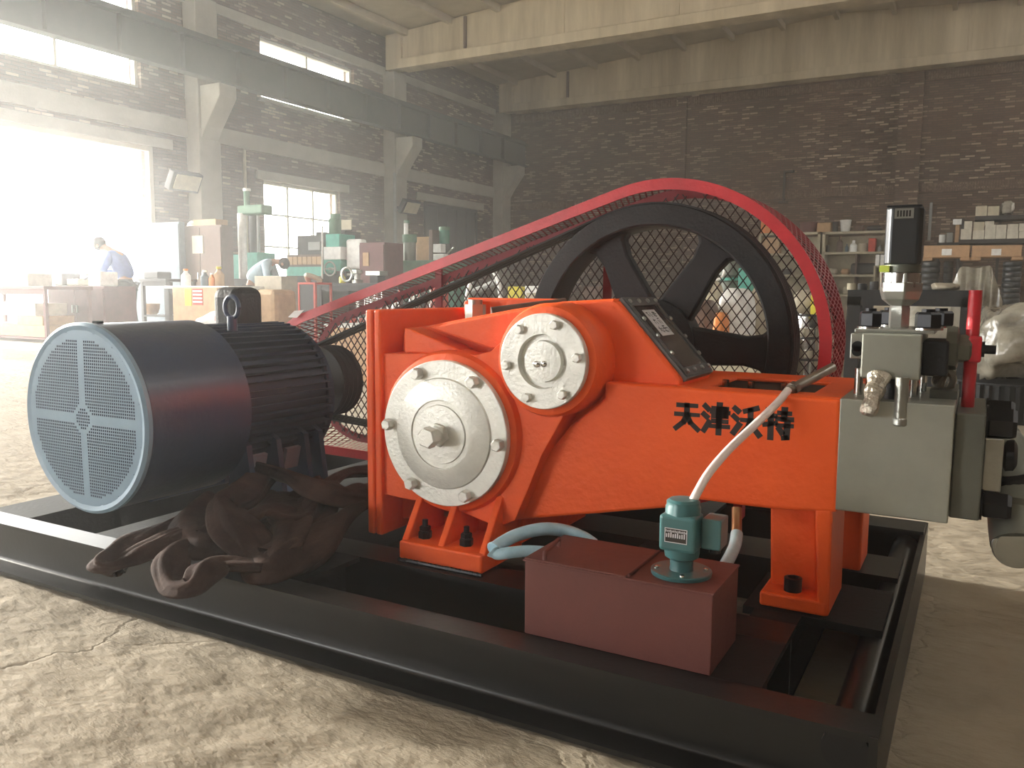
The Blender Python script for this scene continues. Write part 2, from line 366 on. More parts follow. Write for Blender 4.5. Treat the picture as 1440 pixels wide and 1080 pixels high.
# concrete roof beams: web, bottom flange, top flange, stiffeners
bno = 1
for yb, nm in ((6, 0), (20, 0), (26.45, 0), (13, 0), (-1, 0)):
    if yb in (6, 13, -1): continue
    w0 = 7.06; hw = .11
    b = MB(); xe = XL + .25
    b.prism([(xe, w0), (XR, w0), (XR, roofz(XR)), (-4, roofz(-4)), (xe, roofz(xe) - .02)], 'y', yb - hw, yb + hw)
    b.prism([(xe + .45, w0 - .02), (XR, w0 - .02), (XR, w0 + .24), (xe + .55, w0 + .24)], 'y', yb - .27, yb + .27)
    b.prism([(xe, w0), (xe + .55, w0), (xe + .55, roofz(xe + .5) - .05), (xe, roofz(xe) - .05)], 'y', yb - .20, yb + .20)
    t = struct('trim_%d' % bno, b, M['conc'], bevel=.015); bno += 1
    for k, x in enumerate([xe + 2.55 + i * 3.0 for i in range(7)]):
        if x > XR - .5: break
        s_ = MB(); s_.box(x - .05, x + .05, yb - (.17 if k == 0 else .125), yb + .17, w0 + .15, roofz(x) - .04); s_.build('stiffener', M['conc'], t, smooth=0, bevel=.01)
        if k: continue
        s_ = MB(); s_.box(x + .05, x + .13, yb - .16, yb - .11, w0 + .22, roofz(x) - .06); s_.build('steel_strip', M['brownm'], t, smooth=0)
# columns with corbels, concrete bands, upper band
for yc in (-1, 6, 13.3, 20.3, 26.6):
    b = MB(); b.box(XL - .05, XL + .40, yc - .3, yc + .3, 0, 7.1)
    b.prism([(XL + .40, 4.1), (XL + .55, 4.35), (XL + 1.0, 4.95), (XL + 1.0, 5.22), (XL + .40, 5.22)], 'y', yc - .24, yc + .24)
    struct('trim_%d' % bno, b, M['conc2'], bevel=.02); bno += 1
segs = [(-8.5, -1.3), (-.7, 5.7), (6.3, 13.0), (13.6, 20.0), (20.6, 26.3)]
b = MB()
for a, c in segs:
    if a != -.7: b.box(XL - .02, XL + .06, a, c, 4.13, 4.50)
    b.box(XL - .02, XL + .10, a, c, 6.98, 7.2)
struct('trim_%d' % bno, b, M['conc2'], bevel=.01); bno += 1
b = MB(); b.box(XL - .02, XL + .05, 6.4, 12.6, 3.80, 4.02); b.box(XL - .02, XL + .05, 15, 18.4, 3.48, 3.7); b.box(XL - .02, XL + .05, 21.6, 25.6, 3.62, 3.86)
struct('trim_%d' % bno, b, M['conc2'], bevel=.01); bno += 1
# crane runway beam
b = MB(); xc = XL + .98
b.box(xc - .02, xc + .02, YF + .5, YB - .15, 5.25, 5.95); b.box(xc - .15, xc + .15, YF + .5, YB - .15, 5.95, 5.99); b.box(xc - .13, xc + .13, YF + .5, YB - .15, 5.22, 5.26); b.box(xc - .03, xc + .03, YF + .5, YB - .15, 5.99, 6.10)
for i in range(24): b.box(xc - .13, xc + .13, YF + .8 + i * 1.45, YF + .82 + i * 1.45, 5.26, 5.95)
t = struct('trim_%d' % bno, b, M['steelbeam']); bno += 1
# back wall pilasters, brick soldier courses
b = MB()
b.box(-2.35, -1.75, YB - .26, YB, 0, 7.04); b.box(-8.95, -8.62, YB - .10, YB, 0, 7.04)
struct('trim_%d' % bno, b, M['brick']); bno += 1
br = MB(); i = 0
for z0, x0, x1, h in ((3.72, -15.0, 6.5, .24), (6.80, -15.0, 6.5, .25)):
    x = x0
    while x < x1:
        if not (-2.4 < x < -1.7): br.box(x, x + .052, YB - .035 - R.random() * .02, YB, z0, z0 + h)
        x += .066
o = br.build('soldier_course', mat('soldier_brick', (.12, .07, .05), .9, 0, (.26, .19, .14), 14, lo=.45, hi=.7), wall_back, smooth=0); o['kind'] = 'stuff'
# windows
def window(nm, a, b_, c, d, nx_, nz_, x=XL):
    f = MB(); t = .07
    f.box(x - .22, x - .10, a, a + t, c, d).box(x - .22, x - .10, b_ - t, b_, c, d).box(x - .22, x - .10, a, b_, c, c + t).box(x - .22, x - .10, a, b_, d - t, d)
    o = struct(nm, f, M['wframe'])
    for i in range(1, nx_):
        y = lerp(a, b_, i / nx_); m_ = MB(); m_.box(x - .20, x - .12, y - .03, y + .03, c, d); m_.build('mullion', M['wframe'], o, smooth=0)
    for i in range(1, nz_):
        z = lerp(c, d, i / nz_); m_ = MB(); m_.box(x - .19, x - .13, a, b_, z - .02, z + .02); m_.build('transom', M['wframe'], o, smooth=0)
    for i in range(nx_):
        for j in range(nz_):
            p = MB(); p.box(x - .165, x - .160, lerp(a, b_, i / nx_) + .03, lerp(a, b_, (i + 1) / nx_) - .03, lerp(c, d, j / nz_) + .02, lerp(c, d, (j + 1) / nz_) - .02); p.build('pane', M['pane'], o, smooth=0)
window('window_1', 15.25, 18.7, 5.42, 6.87, 2, 1); window('window_2', 15.25, 18.05, 1.1, 3.48, 3, 3); window('window_3', 6.6, 11.9, 4.95, 7.0, 3, 1)
s_ = MB(); s_.box(XL - .05, XL + .1, 15.1, 18.8, 5.34, 5.41); struct('trim_%d' % bno, s_, M['conc2']); bno += 1
# doors: wide open doorway frame, dark panelled door in the far bay
f = MB(); f.box(XL - .1, XL + .02, 12.0, 12.1, 0, 3.8).box(XL - .1, XL + .02, 6.6, 6.7, 0, 3.8).box(XL - .1, XL + .02, 6.6, 12.1, 3.7, 3.8)
struct('door_1', f, M['wframe'])
f = MB(); f.box(XL, XL + .08, 22.0, 22.12, 0, 3.6).box(XL, XL + .08, 25.0, 25.12, 0, 3.6).box(XL, XL + .08, 22.0, 25.12, 3.5, 3.6)
d2 = struct('door_2', f, M['darkm'])
for i in range(5):
    p = MB(); y = 22.12 + i * .576; p.box(XL + .01, XL + .05, y + .01, y + .566, .02, 3.5); p.build('panel', mat('door_board_%d' % i, (.035, .037, .04), .6), d2, smooth=0)
# outside ground beyond the doorway
g = MB(); g.box(XL - 30, XL - .37, -20, 60, -.1, -.02); struct('trim_%d' % bno, g, mat('outside_ground', (.40, .37, .31), .9, 0, (.34, .31, .26), 2)); bno += 1
# haze from dust in the hall air, also standing in for veiling lens glare
hz = MB(); hz.box(XL + .01, XR - .01, YF + .01, YB - .05, -.05, 7.3)
hm = bpy.data.materials.new('dusty_glare_air'); hm.use_nodes = True; hn = hm.node_tree.nodes
for x in list(hn):
    if x.type != 'OUTPUT_MATERIAL': hn.remove(x)
vs = hn.new('ShaderNodeVolumeScatter'); vs.inputs['Color'].default_value = (1, 1, .99, 1); vs.inputs['Density'].default_value = .0095; vs.inputs['Anisotropy'].default_value = .78
hm.node_tree.links.new(vs.outputs[0], [x for x in hn if x.type == 'OUTPUT_MATERIAL'][0].inputs['Volume'])
o = hz.build('haze', hm, smooth=0); o['kind'] = 'stuff'; o['label'] = 'thin haze of dust and veiling glare filling the air of the hall'; o['category'] = 'haze'
# ================================================================== MACHINE (units of 0.68 m)
K = 0.68
def P2(us, Y): return setpoly(us, Y)
# ---------------- skid frame
skid = thing('skid_frame', 'black steel channel skid frame lying on the floor under the motor and orange pump', 'machine base', (-2.0, 3.0, 0))
XE = at(1238, 1000, 2.008).x
LX, _q, LZ = at(1188, 1056, 2.052)
def rail(y0, sgn):
    y = lambda d: y0 + sgn * d
    return [(y(0), 0), (y(0), .016), (y(.075), .022), (y(.083), .028), (y(.086), .038), (y(.0862), .046), (y(.0862), .186), (y(.086), .196), (y(.078), .206), (y(0), .214), (y(0), .232), (y(.112), .232), (y(.112), .222), (y(.100), .212), (y(.100), .02), (y(.112), .01), (y(.112), 0)]
b = MB(); b.prism(rail(2.008, 1), 'x', -3.92, XE); fr = b.build('side_rail', M['black'], skid, smooth=.7, label='front rail')
b = MB(); b.prism(rail(4.10, -1), 'x', -3.92, -.155); b.build('side_rail', M['black'], skid, smooth=.7, label='rear rail')
b = MB(); b.box(-3.92, -3.62, 2.10, 4.0, .212, .231).box(-3.80, -3.78, 2.10, 4.0, .01, .212).box(-3.92, -3.62, 2.1, 4.0, 0, .012); b.build('cross_beam', M['blackr'], skid, smooth=0)
for x0, x1, y0, y1 in ((-3.16, -2.98, 2.10, 4.0), (-2.30, -2.02, 2.10, 4.0), (-1.14, -1.02, 2.1, 4.0), (-.58, -.435, 2.10, 4.0)):
    b = MB(); b.box(x0, x1, y0, y1, .212, .2305).box((x0 + x1) / 2 - .01, (x0 + x1) / 2 + .01, y0, y1, .01, .212).box(x0, x1, y0, y1, 0, .012); b.build('cross_beam', M['blackr'], skid, smooth=0)
b = MB(); b.box(-2.3, -.435, 2.44, 2.60, .212, .2307).box(-2.3, -.435, 2.51, 2.53, .01, .212); b.build('long_beam', M['black'], skid, smooth=0)
b = MB(); b.box(-2.3, -.2, 3.22, 3.48, .212, .2307).box(-2.3, -.2, 3.34, 3.36, .01, .212); b.build('long_beam', M['black'], skid, smooth=0)
b = MB(); b.box(-.62, -.20, 2.68, 3.06, .205, .231); b.build('foot_plate', M['blackr'], skid, smooth=0, label='plate under the right front foot')
b = MB(); b.box(-1.03, -.56, 2.10, 2.44, .222, .2295); b.build('foot_plate', M['blackr'], skid, smooth=0, label='deck plate under the red-brown tank')
b = MB(); b.box(-3.0, -2.28, 2.25, 3.9, .218, .2295); b.build('foot_plate', M['blackr'], skid, smooth=0, label='deck plate under the motor')
b = MB(); b.box(XE - .02, XE, 2.0, 4.1, 0, .231); b.build('end_plate', M['black'], skid, smooth=0)
b = MB(); b.lathe([(.040, 0), (.052, 0), (.052, 2.0), (.040, 2.0)], (LX, 2.07, LZ), (0, 1, 0), 24); b.build('lifting_tube', M['black'], skid)
b = MB(); b.lathe([(.038, 0), (.056, 0), (.056, .045), (.038, .045)], (LX, 2.052, LZ), (0, 1, 0), 24); b.build('lifting_ring', M['blackox'], skid)
b = MB(); b.lathe([(.039, 0), (.0391, .02)], (LX, 2.056, LZ), (0, 1, 0), 24); b.build('hole_shade', M['dark'], skid)  # black disc stands in for the shade inside the tube
b = MB()
for i in range(90):
    x = lerp(-1.86, -1.50, i / 89); b.sphere((x, 2.478, .236), .007 + R.random() * .003, n=6, m=4)
b.build('weld_bead', M['blackox'], skid)
b = MB()   # raised rear bearer seen under the fluid end
b.box(-.46, -.15, 3.85, 4.0, .236, .25).box(-.46, -.15, 3.92, 3.94, .10, .236)
b.build('bearer', M['black'], skid, smooth=0)
# ---------------- electric motor
MX, MZ = -3.130, .722
mot = thing('electric_motor', 'large dark electric motor with pale blue fan grille on the left of the skid', 'motor', (MX, 2.8, .232))
b = MB(); b.lathe([(.388, 0), (.388, .015), (.383, .022), (.383, .52), (.375, .52), (.375, .01), (.380, 0)], (MX, 2.085, MZ), (0, 1, 0), 96)
fan_cover = b.build('fan_cover', M['motor'], mot, smooth=.5)
b = MB(); b.lathe([(.355, 0), (.376, -.006), (.389, .004), (.389, .022), (.384, .022)], (MX, 2.078, MZ), (0, 1, 0), 96)
b.f = [f for f in b.f if len(f) <= 4]; b.build('rim', M['grille'], fan_cover)
# perforated grille with a cross and centre ring
b = MB(); p_ = .0125; hw_ = .0040; Rg = .362; nn = int(Rg / p_) + 1; y = 2.077
def vtx(x, z): b.v.append((MX + x, y - .004 * (1 - (x * x + z * z) / (Rg * Rg)), MZ + z)); return len(b.v) - 1
for i in range(-nn, nn + 1):
    for j in range(-nn, nn + 1):
        cx, cz = i * p_, j * p_; r = math.hypot(cx, cz)
        if r > Rg - .002: continue
        ax_, az_ = abs(cx), abs(cz)
        solid = (r > .325) or ((ax_ < .019 or az_ < .019) and r > .05) or (.044 < r < .062)
        o = [vtx(cx + sx_ * p_ / 2, cz + sz_ * p_ / 2) for sx_, sz_ in ((-1, -1), (1, -1), (1, 1), (-1, 1))]
        if solid: b.f.append(o)
        else:
            q = [vtx(cx + sx_ * hw_, cz + sz_ * hw_) for sx_, sz_ in ((-1, -1), (1, -1), (1, 1), (-1, 1))]
            for k in range(4): b.f.append((o[k], o[(k + 1) % 4], q[(k + 1) % 4], q[k]))
b.build('grille', M['grille'], fan_cover, smooth=1)
b = MB(); b.lathe([(.36, 0), (.36, .004)], (MX, 2.16, MZ), (0, 1, 0), 48); b.build('shade_backing', M['dark'], fan_cover)  # black disc stands in for the shade behind the grille
b = MB(); b.lathe([(.05, 0), (.06, .08)], (MX, 2.11, MZ), (0, 1, 0), 20)
for k in range(7):
    t = k * 2 * PI / 7; b.obox((MX + .18 * math.cos(t), 2.135, MZ + .18 * math.sin(t)), .26, .012, .08, Matrix.Rotation(-t, 3, 'Y'))
b.build('fan', M['steeldark'], fan_cover)
b = MB(); b.lathe([(.30, 0), (.330, .03), (.330, .70), (.30, .72), (.20, .76)], (MX, 2.46, MZ), (0, 1, 0), 72); b.build('stator_body', M['fins'], mot)
b = MB(); b.lathe([(.345, 0), (.352, .01), (.352, .035), (.33, .045), (.26, .06), (.16, .10)], (MX, 3.145, MZ), (0, 1, 0), 72); b.build('end_bell', M['fins'], mot)
fm = MB(); fm.box(-.005, .005, 0, .66, .322, .362)
fin0 = None
for k in range(56):
    t = k * 2 * PI / 56
    if 2.62 < t < 3.66: continue
    if fin0 is None:
        fin0 = fm.build('cooling_fin', M['fins'], None, smooth=0); o = fin0; me = o.data
        me.transform(Matrix.Identity(4))
    else:
        o = bpy.data.objects.new('cooling_fin', fin0.data); COL.objects.link(o)
    o.parent = mot; o.location = Vector((MX, 2.50, MZ)) * K - mot.location; o.rotation_euler = (0, t, 0)
for sx in (-1, 1):
    b = MB(); b.box(MX + sx * .33 - .06, MX + sx * .33 + .06, 2.58, 3.12, .232, .262); b.build('foot', M['motor'], mot, smooth=0, bevel=.004)
    for k, yy in enumerate((2.62, 2.80, 2.98, 3.08)):
        b = MB(); b.prism([(MX + sx * .20, .262), (MX + sx * .385, .262), (MX + sx * .345, .56), (MX + sx * .28, .60)], 'y', yy - .015, yy + .015); b.build('gusset', M['motor'], mot, smooth=0)
for k, (yy, wd) in enumerate(((2.70, .10), (2.92, .09), (3.10, .06))):
    b = MB(); b.slab((MX + .30, yy - wd / 2, .40), (MX + .30, yy + wd / 2, .40), (MX + .325, yy + wd / 2, .50), (MX + .325, yy - wd / 2, .50), .02)
    b.build('foot_pad', M['bracket'], mot, smooth=0, label='light grey foot web')
# lifting eye
e = at(326, 432, 2.66)
b = MB(); pts = [(e.x + .042 * math.cos(t), 2.66, e.z + .048 * math.sin(t)) for t in [k * 2 * PI / 20 for k in range(21)]]; b.tube(pts, .011, 10, cap=False); b.cyl((e.x, 2.66, MZ + .34), (e.x, 2.66, e.z - .04), .022, 14); b.build('lifting_eye', M['motor'], mot)
b = MB(); c = at(343, 428, 2.98); b.box(c.x - .10, c.x + .085, 2.86, 3.04, MZ + .24, c.z + .085); tb = b.build('terminal_box', M['iron'], mot, smooth=0, bevel=.05, seg=4)
# slot clips on fan cover
b = MB(); q = atz(170, 457, MZ + .388); b.box(MX - .01, MX + .02, 2.14, 2.17, MZ + .382, MZ + .392); b.build('bolt', M['dark'], mot, smooth=0)
# shaft pulley
PX, PZ, PR, PY0, PY1 = -3.135, .745, .195, 3.44, 3.60
b = MB(); b.cyl((PX, 3.2, PZ), (PX, 3.62, PZ), .05); b.build('shaft', M['steel'], mot)
b = MB(); prof = [(.05, 0), (PR, 0)]
for k in range(4):
    h = .01 + k * .036; prof += [(PR, h), (PR - .022, h + .013), (PR - .022, h + .018), (PR, h + .031)]
prof += [(PR, PY1 - PY0), (.05, PY1 - PY0)]
b.lathe(prof, (PX, PY0, PZ), (0, 1, 0), 56); b.build('pulley', M['rubber'], mot, smooth=.4)
# ---------------- flywheel
FX, FZ, FR, FY0, FY1 = -1.247, 1.026, .597, 3.46, 3.64
fly = thing('flywheel', 'large black six-spoked flywheel sheave standing upright inside the red guard', 'flywheel', (FX, FY0, FZ))
b = MB(); prof = [(.505, 0), (.512, -.004), (FR - .004, 0), (FR, .006)]
for k in range(4):
    h = .012 + k * .04; prof += [(FR, h), (FR - .022, h + .014), (FR - .022, h + .02), (FR, h + .034)]
prof += [(FR, FY1 - FY0), (.505, FY1 - FY0), (.500, .16), (.500, .02), (.505, 0)]
b.lathe(prof, (FX, FY0, FZ), (0, 1, 0), 96); b.f = [f for f in b.f if len(f) == 4]; b.build('rim', M['iron'], fly, smooth=.5)
b = MB(); b.lathe([(.05, -.05), (.13, -.05), (.135, -.02), (.19, .02), (.19, .15), (.13, .2), (.05, .2)], (FX, FY0, FZ), (0, 1, 0), 48); b.build('hub', M['iron'], fly)
for k in range(6):
    t = math.radians(-3 + 60 * k); c_, s__ = math.cos(t), math.sin(t)
    def rp(r, w_): return (FX + r * c_ - w_ * s__, FZ + r * s__ + w_ * c_)
    b = MB(); b.prism([rp(.15, -.085), rp(.40, -.062), rp(.47, -.075), rp(.506, -.125), rp(.506, .125), rp(.47, .075), rp(.40, .062), rp(.15, .085)], 'y', FY0 + .045, FY0 + .115)
    b.build('spoke', M['iron'], fly, smooth=0, bevel=.012)
b = MB(); b.cyl((FX, 3.2, FZ), (FX, 3.68, FZ), .05); b.build('shaft', M['steel'], fly)
# belts
def tang(c1, r1, c2, r2, side):
    d = Vector((c2[0] - c1[0], c2[1] - c1[1])); L = d.length; a = math.atan2(d.y, d.x); g_ = math.acos((r1 - r2) / L) * side
    return a + g_
def beltpath(c1, r1, c2, r2, n=26):
    # closed outline round circle 1 (left) and circle 2 (right)
    tu = tang(c1, r1, c2, r2, 1); tl = tang(c1, r1, c2, r2, -1)
    pts = []
    a0, a1 = tu, tl + 2 * PI
    for k in range(n + 1): t = lerp(a0, a1, k / n); pts.append((c1[0] + r1 * math.cos(t), c1[1] + r1 * math.sin(t)))
    a0, a1 = tl, tu
    for k in range(n * 2 + 1): t = lerp(a0, a1, k / n / 2); pts.append((c2[0] + r2 * math.cos(t), c2[1] + r2 * math.sin(t)))
    return pts
def band(mb, outer, inner, y0, y1):
    n = len(outer); vs = [(p[0], y0, p[1]) for p in outer] + [(p[0], y0, p[1]) for p in inner] + [(p[0], y1, p[1]) for p in outer] + [(p[0], y1, p[1]) for p in inner]; fs = []
    for i in range(n):
        j = (i + 1) % n; fs += [(i, i + n, j + n, j), (i + 2 * n, j + 2 * n, j + 3 * n, i + 3 * n), (i, j, j + 2 * n, i + 2 * n), (i + n, i + 3 * n, j + 3 * n, j + n)]
    return mb.add(vs, fs)
for k in range(4):
    b = MB(); y0 = 3.476 + k * .036
    oo = beltpath((PX, PZ), PR + .010, (FX, FZ), FR + .008); ii = beltpath((PX, PZ), PR + .0005, (FX, FZ), FR + .0005)
    band(b, oo, ii, y0, y0 + .026); o = b.build('drive_belt', M['rubber'], None, smooth=.5, origin=(PX, y0, PZ - PR))
    tag(o, 'black rubber drive belt, %s of the four round the flywheel' % ('frontmost', 'second from the front', 'second from the back', 'rearmost')[k], 'belt', 'drive belts inside the guard')
# ---------------- belt guard
G1, GR1, G2, GR2 = (-3.08, .75), .385, (-1.178, 1.027), .69
GY0, GY1 = 3.40, 3.78
guard = thing('belt_guard', 'red belt guard of flat bar and diamond mesh around the flywheel and pulley', 'guard', (-2.0, 3.6, .232))
go_ = beltpath(G1, GR1, G2, GR2, 30); gi_ = beltpath(G1, GR1 - .046, G2, GR2 - .046, 30)
def densify(p, n=3):
    out = []
    for i in range(len(p)):
        a, c = p[i], p[(i + 1) % len(p)]; L = math.hypot(c[0] - a[0], c[1] - a[1]); m_ = max(1, int(L / .05))
        for k in range(m_): out.append((lerp(a[0], c[0], k / m_), lerp(a[1], c[1], k / m_)))
    return out
b = MB(); band(b, go_, gi_, GY0, GY0 + .010); b.build('front_frame', M['redpaint'], guard, smooth=.5)
b = MB(); band(b, go_, gi_, GY1 - .010, GY1); b.build('back_frame', M['redmesh'], guard, smooth=.5)
def inshape(x, z, m_=.02):
    if math.hypot(x - G1[0], z - G1[1]) < GR1 - m_ or math.hypot(x - G2[0], z - G2[1]) < GR2 - m_: return True
    d = Vector((G2[0] - G1[0], G2[1] - G1[1])); L = d.length; d /= L; p = Vector((x - G1[0], z - G1[1]))
    s_ = p.dot(d); n__ = abs(p.x * -d.y + p.y * d.x)
    sa = (GR1 - GR2) / L; ca = math.sqrt(1 - sa * sa)
    tau = s_ + n__ * (-sa) / ca if False else s_
    # hull of two circles: distance test via tapered capsule
    k_ = (GR1 - GR2) / L; h = (s_ + n__ * -k_ / math.sqrt(1 - k_ * k_)) / L if False else min(1, max(0, (s_ - n__ * -k_ / math.sqrt(1 - k_ * k_) * -1) / L))
    cx = G1[0] + d.x * L * h; cz = G1[1] + d.y * L * h
    return math.hypot(x - cx, z - cz) < lerp(GR1, GR2, h) - m_
# back diamond mesh
b = MB(); dx, dz = .046, .062; t_ = .0020
sl = dz / dx; x0, x1, z0, z1 = -3.5, -.45, .3, 1.75
for sg in (-1, 1):
    c = -8.0
    while c < 12:
        # line z = z0 + sg*sl*(x - x0) + c*dz ...
        run = None; N_ = 160
        prevp = None
        for i in range(N_ + 1):
            x = lerp(x0, x1, i / N_); z = sg * sl * (x - x0) + c
            ins = z0 < z < z1 and inshape(x, z)
            if ins and run is None: run = (x, z)
            if (not ins or i == N_) and run is not None:
                a_ = Vector((run[0], GY1 - .02, run[1])); e_ = Vector((prevp[0], GY1 - .02, prevp[1])); run = None
                if (e_ - a_).length > .01:
                    d = (e_ - a_).normalized(); nrm = Vector((-d.z, 0, d.x)) * t_; yy = Vector((0, .003, 0))
                    b.add([a_ + nrm - yy, a_ - nrm - yy, e_ - nrm - yy, e_ + nrm - yy, a_ + nrm + yy, a_ - nrm + yy, e_ - nrm + yy, e_ + nrm + yy],
                          [(0, 1, 2, 3), (7, 6, 5, 4), (0, 3, 7, 4), (1, 5, 6, 2)])
            prevp = (x, z)
        c += dz
o = b.build('back_mesh', M['silhouettemesh'], guard, smooth=0); o['kind'] = 'stuff'
# rim mesh between the frames
dp = densify(go_); n = len(dp); cum = [0]
for i in range(n): cum.append(cum[-1] + math.hypot(dp[(i + 1) % n][0] - dp[i][0], dp[(i + 1) % n][1] - dp[i][1]))
Lt = cum[-1]
def rimpt(s_):
    s_ %= Lt; lo_, hi_ = 0, n
    while hi_ - lo_ > 1:
        m_ = (lo_ + hi_) // 2
        if cum[m_] <= s_: lo_ = m_
        else: hi_ = m_
    a, c = dp[lo_], dp[(lo_ + 1) % n]; t = (s_ - cum[lo_]) / max(1e-9, cum[lo_ + 1] - cum[lo_])
    x, z = lerp(a[0], c[0], t), lerp(a[1], c[1], t); tx, tz = c[0] - a[0], c[1] - a[1]; l_ = math.hypot(tx, tz); return Vector((x, 0, z)), Vector((tx / l_, 0, tz / l_))
b = MB(); cw = .030; ncell = int(Lt / cw); cw = Lt / ncell; H = GY1 - GY0; nk = 8
for sg in (-1, 1):
    for i in range(ncell):
        pr_ = None
        for k in range(nk + 1):
            s_ = i * cw + sg * k * cw * .5; p, tt = rimpt(s_); p.y = GY0 + H * k / nk
            if pr_ is not None:
                a_, ta = pr_; w1 = ta * .0042; w2 = tt * .0042; b.add([a_ - w1, a_ + w1, p + w2, p - w2], [(0, 1, 2, 3)])
            pr_ = (p.copy(), tt)
o = b.build('rim_mesh', M['redmesh'], guard, smooth=0); o['kind'] = 'stuff'
b = MB(); mid = [rimpt(s_)[0] for s_ in np.linspace(0, Lt, 200)]
for x in (at(622, 405, GY1).x, at(858, 400, GY1).x):
    zt = 1.60 if x > -1.7 else 1.36; b = MB(); b.box(x - .012, x + .012, GY0 + .01, GY1 - .01, zt - .004, zt + .004) if False else b.box(x - .02, x + .02, GY1 - .04, GY1 - .025, .34, zt); b.build('guard_post', M['redmesh'], guard, smooth=0)
for x in (-2.9, -1.6, -.9):
    b = MB(); b.box(x - .02, x + .02, GY1 - .06, GY1, .232, .45); b.build('guard_foot', M['redmesh'], guard, smooth=0)
b = MB(); q = at(421, 440, 3.38); b.slab(at(405, 446, 3.38), at(417, 447, 3.38), at(427, 436, 3.38), at(414, 437, 3.38), .004); b.build('paper_scrap', M['whitep'], guard, smooth=0)
# ---------------- plunger pump
pump = thing('plunger_pump', 'big orange pump with two round silver covers and a grey steel end block', 'pump', (-1.2, 2.9, .232))
orr = M['orange']
YW = 2.64
# rear cover plates on the left
for (a, c_, nm) in ((-2.125, -2.090, 'rear_cover'), (-2.084, -2.052, 'rear_flange')):
    b = MB(); b.prism([(2.62, .262), (3.30, .262), (3.30, 1.17), (2.62, 1.17)], 'x', a, c_); b.build(nm, orr, pump, smooth=0, bevel=.008)
b = MB(); b.box(-2.052, -1.60, 3.26, 3.32, 1.0, 1.215); b.build('rear_wall', orr, pump, smooth=0, bevel=.006)
b = MB(); b.box(-2.02, -1.92, 3.18, 3.25, 1.14, 1.20); b.build('lug', orr, pump, smooth=0, bevel=.006)
# crankcase upper body
poly = P2([(567, 463), (600, 458), (640, 450), (720, 435), (790, 424), (862, 420), (870, 424), (959, 535), (930, 640), (720, 730), (545, 730)], 2.76)
b = MB(); b.prism(poly, 'y', 2.76, 3.11); case = b.build('crankcase', orr, pump, smooth=0, bevel=.012, seg=3)
# raised upper pocket faces
b = MB(); b.prism(P2([(604, 461), (640, 453), (720, 438), (770, 430), (742, 447), (722, 466), (712, 484), (700, 491), (690, 490)], 2.68), 'y', 2.68, 2.78); b.build('casting_pad', orr, pump, smooth=0, bevel=.006)
b = MB(); b.prism(P2([(568, 461), (580, 464), (646, 492), (640, 499), (568, 496)], 2.66), 'y', 2.66, 2.78); b.build('casting_pad', orr, pump, smooth=0, bevel=.006)
# lower front wall incl. boss surround
def arc(cx, cy, r, a0, a1, n=14): return [(cx + r * math.cos(math.radians(lerp(a0, a1, k / n))), cy - r * math.sin(math.radians(lerp(a0, a1, k / n)))) for k in range(n + 1)]
wall = [(533, 497), (640, 497), (668, 499), (690, 494), (703, 482)]
wall += arc(766, 508, 66, 158, -60, 26) + [(790, 590), (762, 640), (742, 690), (724, 732), (700, 742), (640, 716), (562, 700), (545, 696), (533, 696)]
b = MB(); b.prism(P2(wall, YW), 'y', YW, 2.80); b.build('front_wall', orr, pump, smooth=.5, bevel=.010)
ccS, ccB = (-1.322, 1.004), (-1.735, .712)
b = MB(); b.lathe([(.205, .16), (.203, .03), (.192, .005), (.175, 0), (.10, 0)], (ccS[0], 2.615, ccS[1]), (0, 1, 0), 64); b.build('bearing_boss', orr, pump)
b = MB(); b.lathe([(.315, .10), (.312, .03), (.300, .006), (.285, 0), (.10, 0)], (ccB[0], 2.612, ccB[1]), (0, 1, 0), 72); b.build('bearing_boss', orr, pump)
b = MB(); b.lathe([(.36, .02), (.335, .0), (.30, -.03), (.2, -.04)], (ccB[0] + .02, 2.66, ccB[1] - .01), (0, 1, 0), 72)
# right section (crosshead frame)
def okbox(us, y0, y1, name, bev=.01, **k):
    b = MB(); b.prism(P2(us, y0), 'y', y0, y1); return b.build(name, orr, pump, smooth=k.get('smooth', 0), bevel=bev, seg=3)
YR = 2.70
cross = okbox([(850, 537), (905, 541), (1183, 562), (1177, 722), (1082, 716), (1040, 711), (981, 703), (934, 715), (721, 732), (745, 670), (800, 600), (850, 560)], YR, 2.80, 'side_wall', .012)
b = MB(); _a, _b = at(905, 541, YR), at(1183, 562, YR); b.box(_a.x, _b.x, 3.34, 3.38, .60, _a.z - .012); b.build('back_wall', orr, pump, smooth=0)
# deck ring with opening
dz_ = at(1043, 551, YR).z
A = at(905, 541, YR); Bp = at(1183, 562, YR)
b = MB(); b.box(A.x, Bp.x, YR + .02, YR + .12, dz_ - .014, dz_ - .001); b.box(A.x, Bp.x, 3.17, 3.38, dz_ - .014, dz_); b.box(A.x, A.x + .20, YR + .10, 3.2, dz_ - .014, dz_ - .0005); b.box(Bp.x - .10, Bp.x, YR + .10, 3.2, dz_ - .014, dz_ - .0005)
b.build('deck', orr, pump, smooth=0, bevel=.006)
b = MB(); b.box(A.x + .10, Bp.x - .04, YR + .11, 3.18, .66, .67); b.build('shade_liner_floor', M['brownm'], pump, smooth=0)  # dark brown liner added so the deck opening looks unlit inside
for q in ((A.x + .10, Bp.x - .04, 3.18, 3.19), (A.x + .10, Bp.x - .04, YR + .105, YR + .115), (A.x + .10, A.x + .11, YR + .11, 3.18), (Bp.x - .05, Bp.x - .04, YR + .11, 3.18)):
    b = MB(); b.box(*q, .66, dz_ - .012); b.build('shade_liner_wall', M['brownm'], pump, smooth=0)  # sides of the added liner, shade given by their dark colour
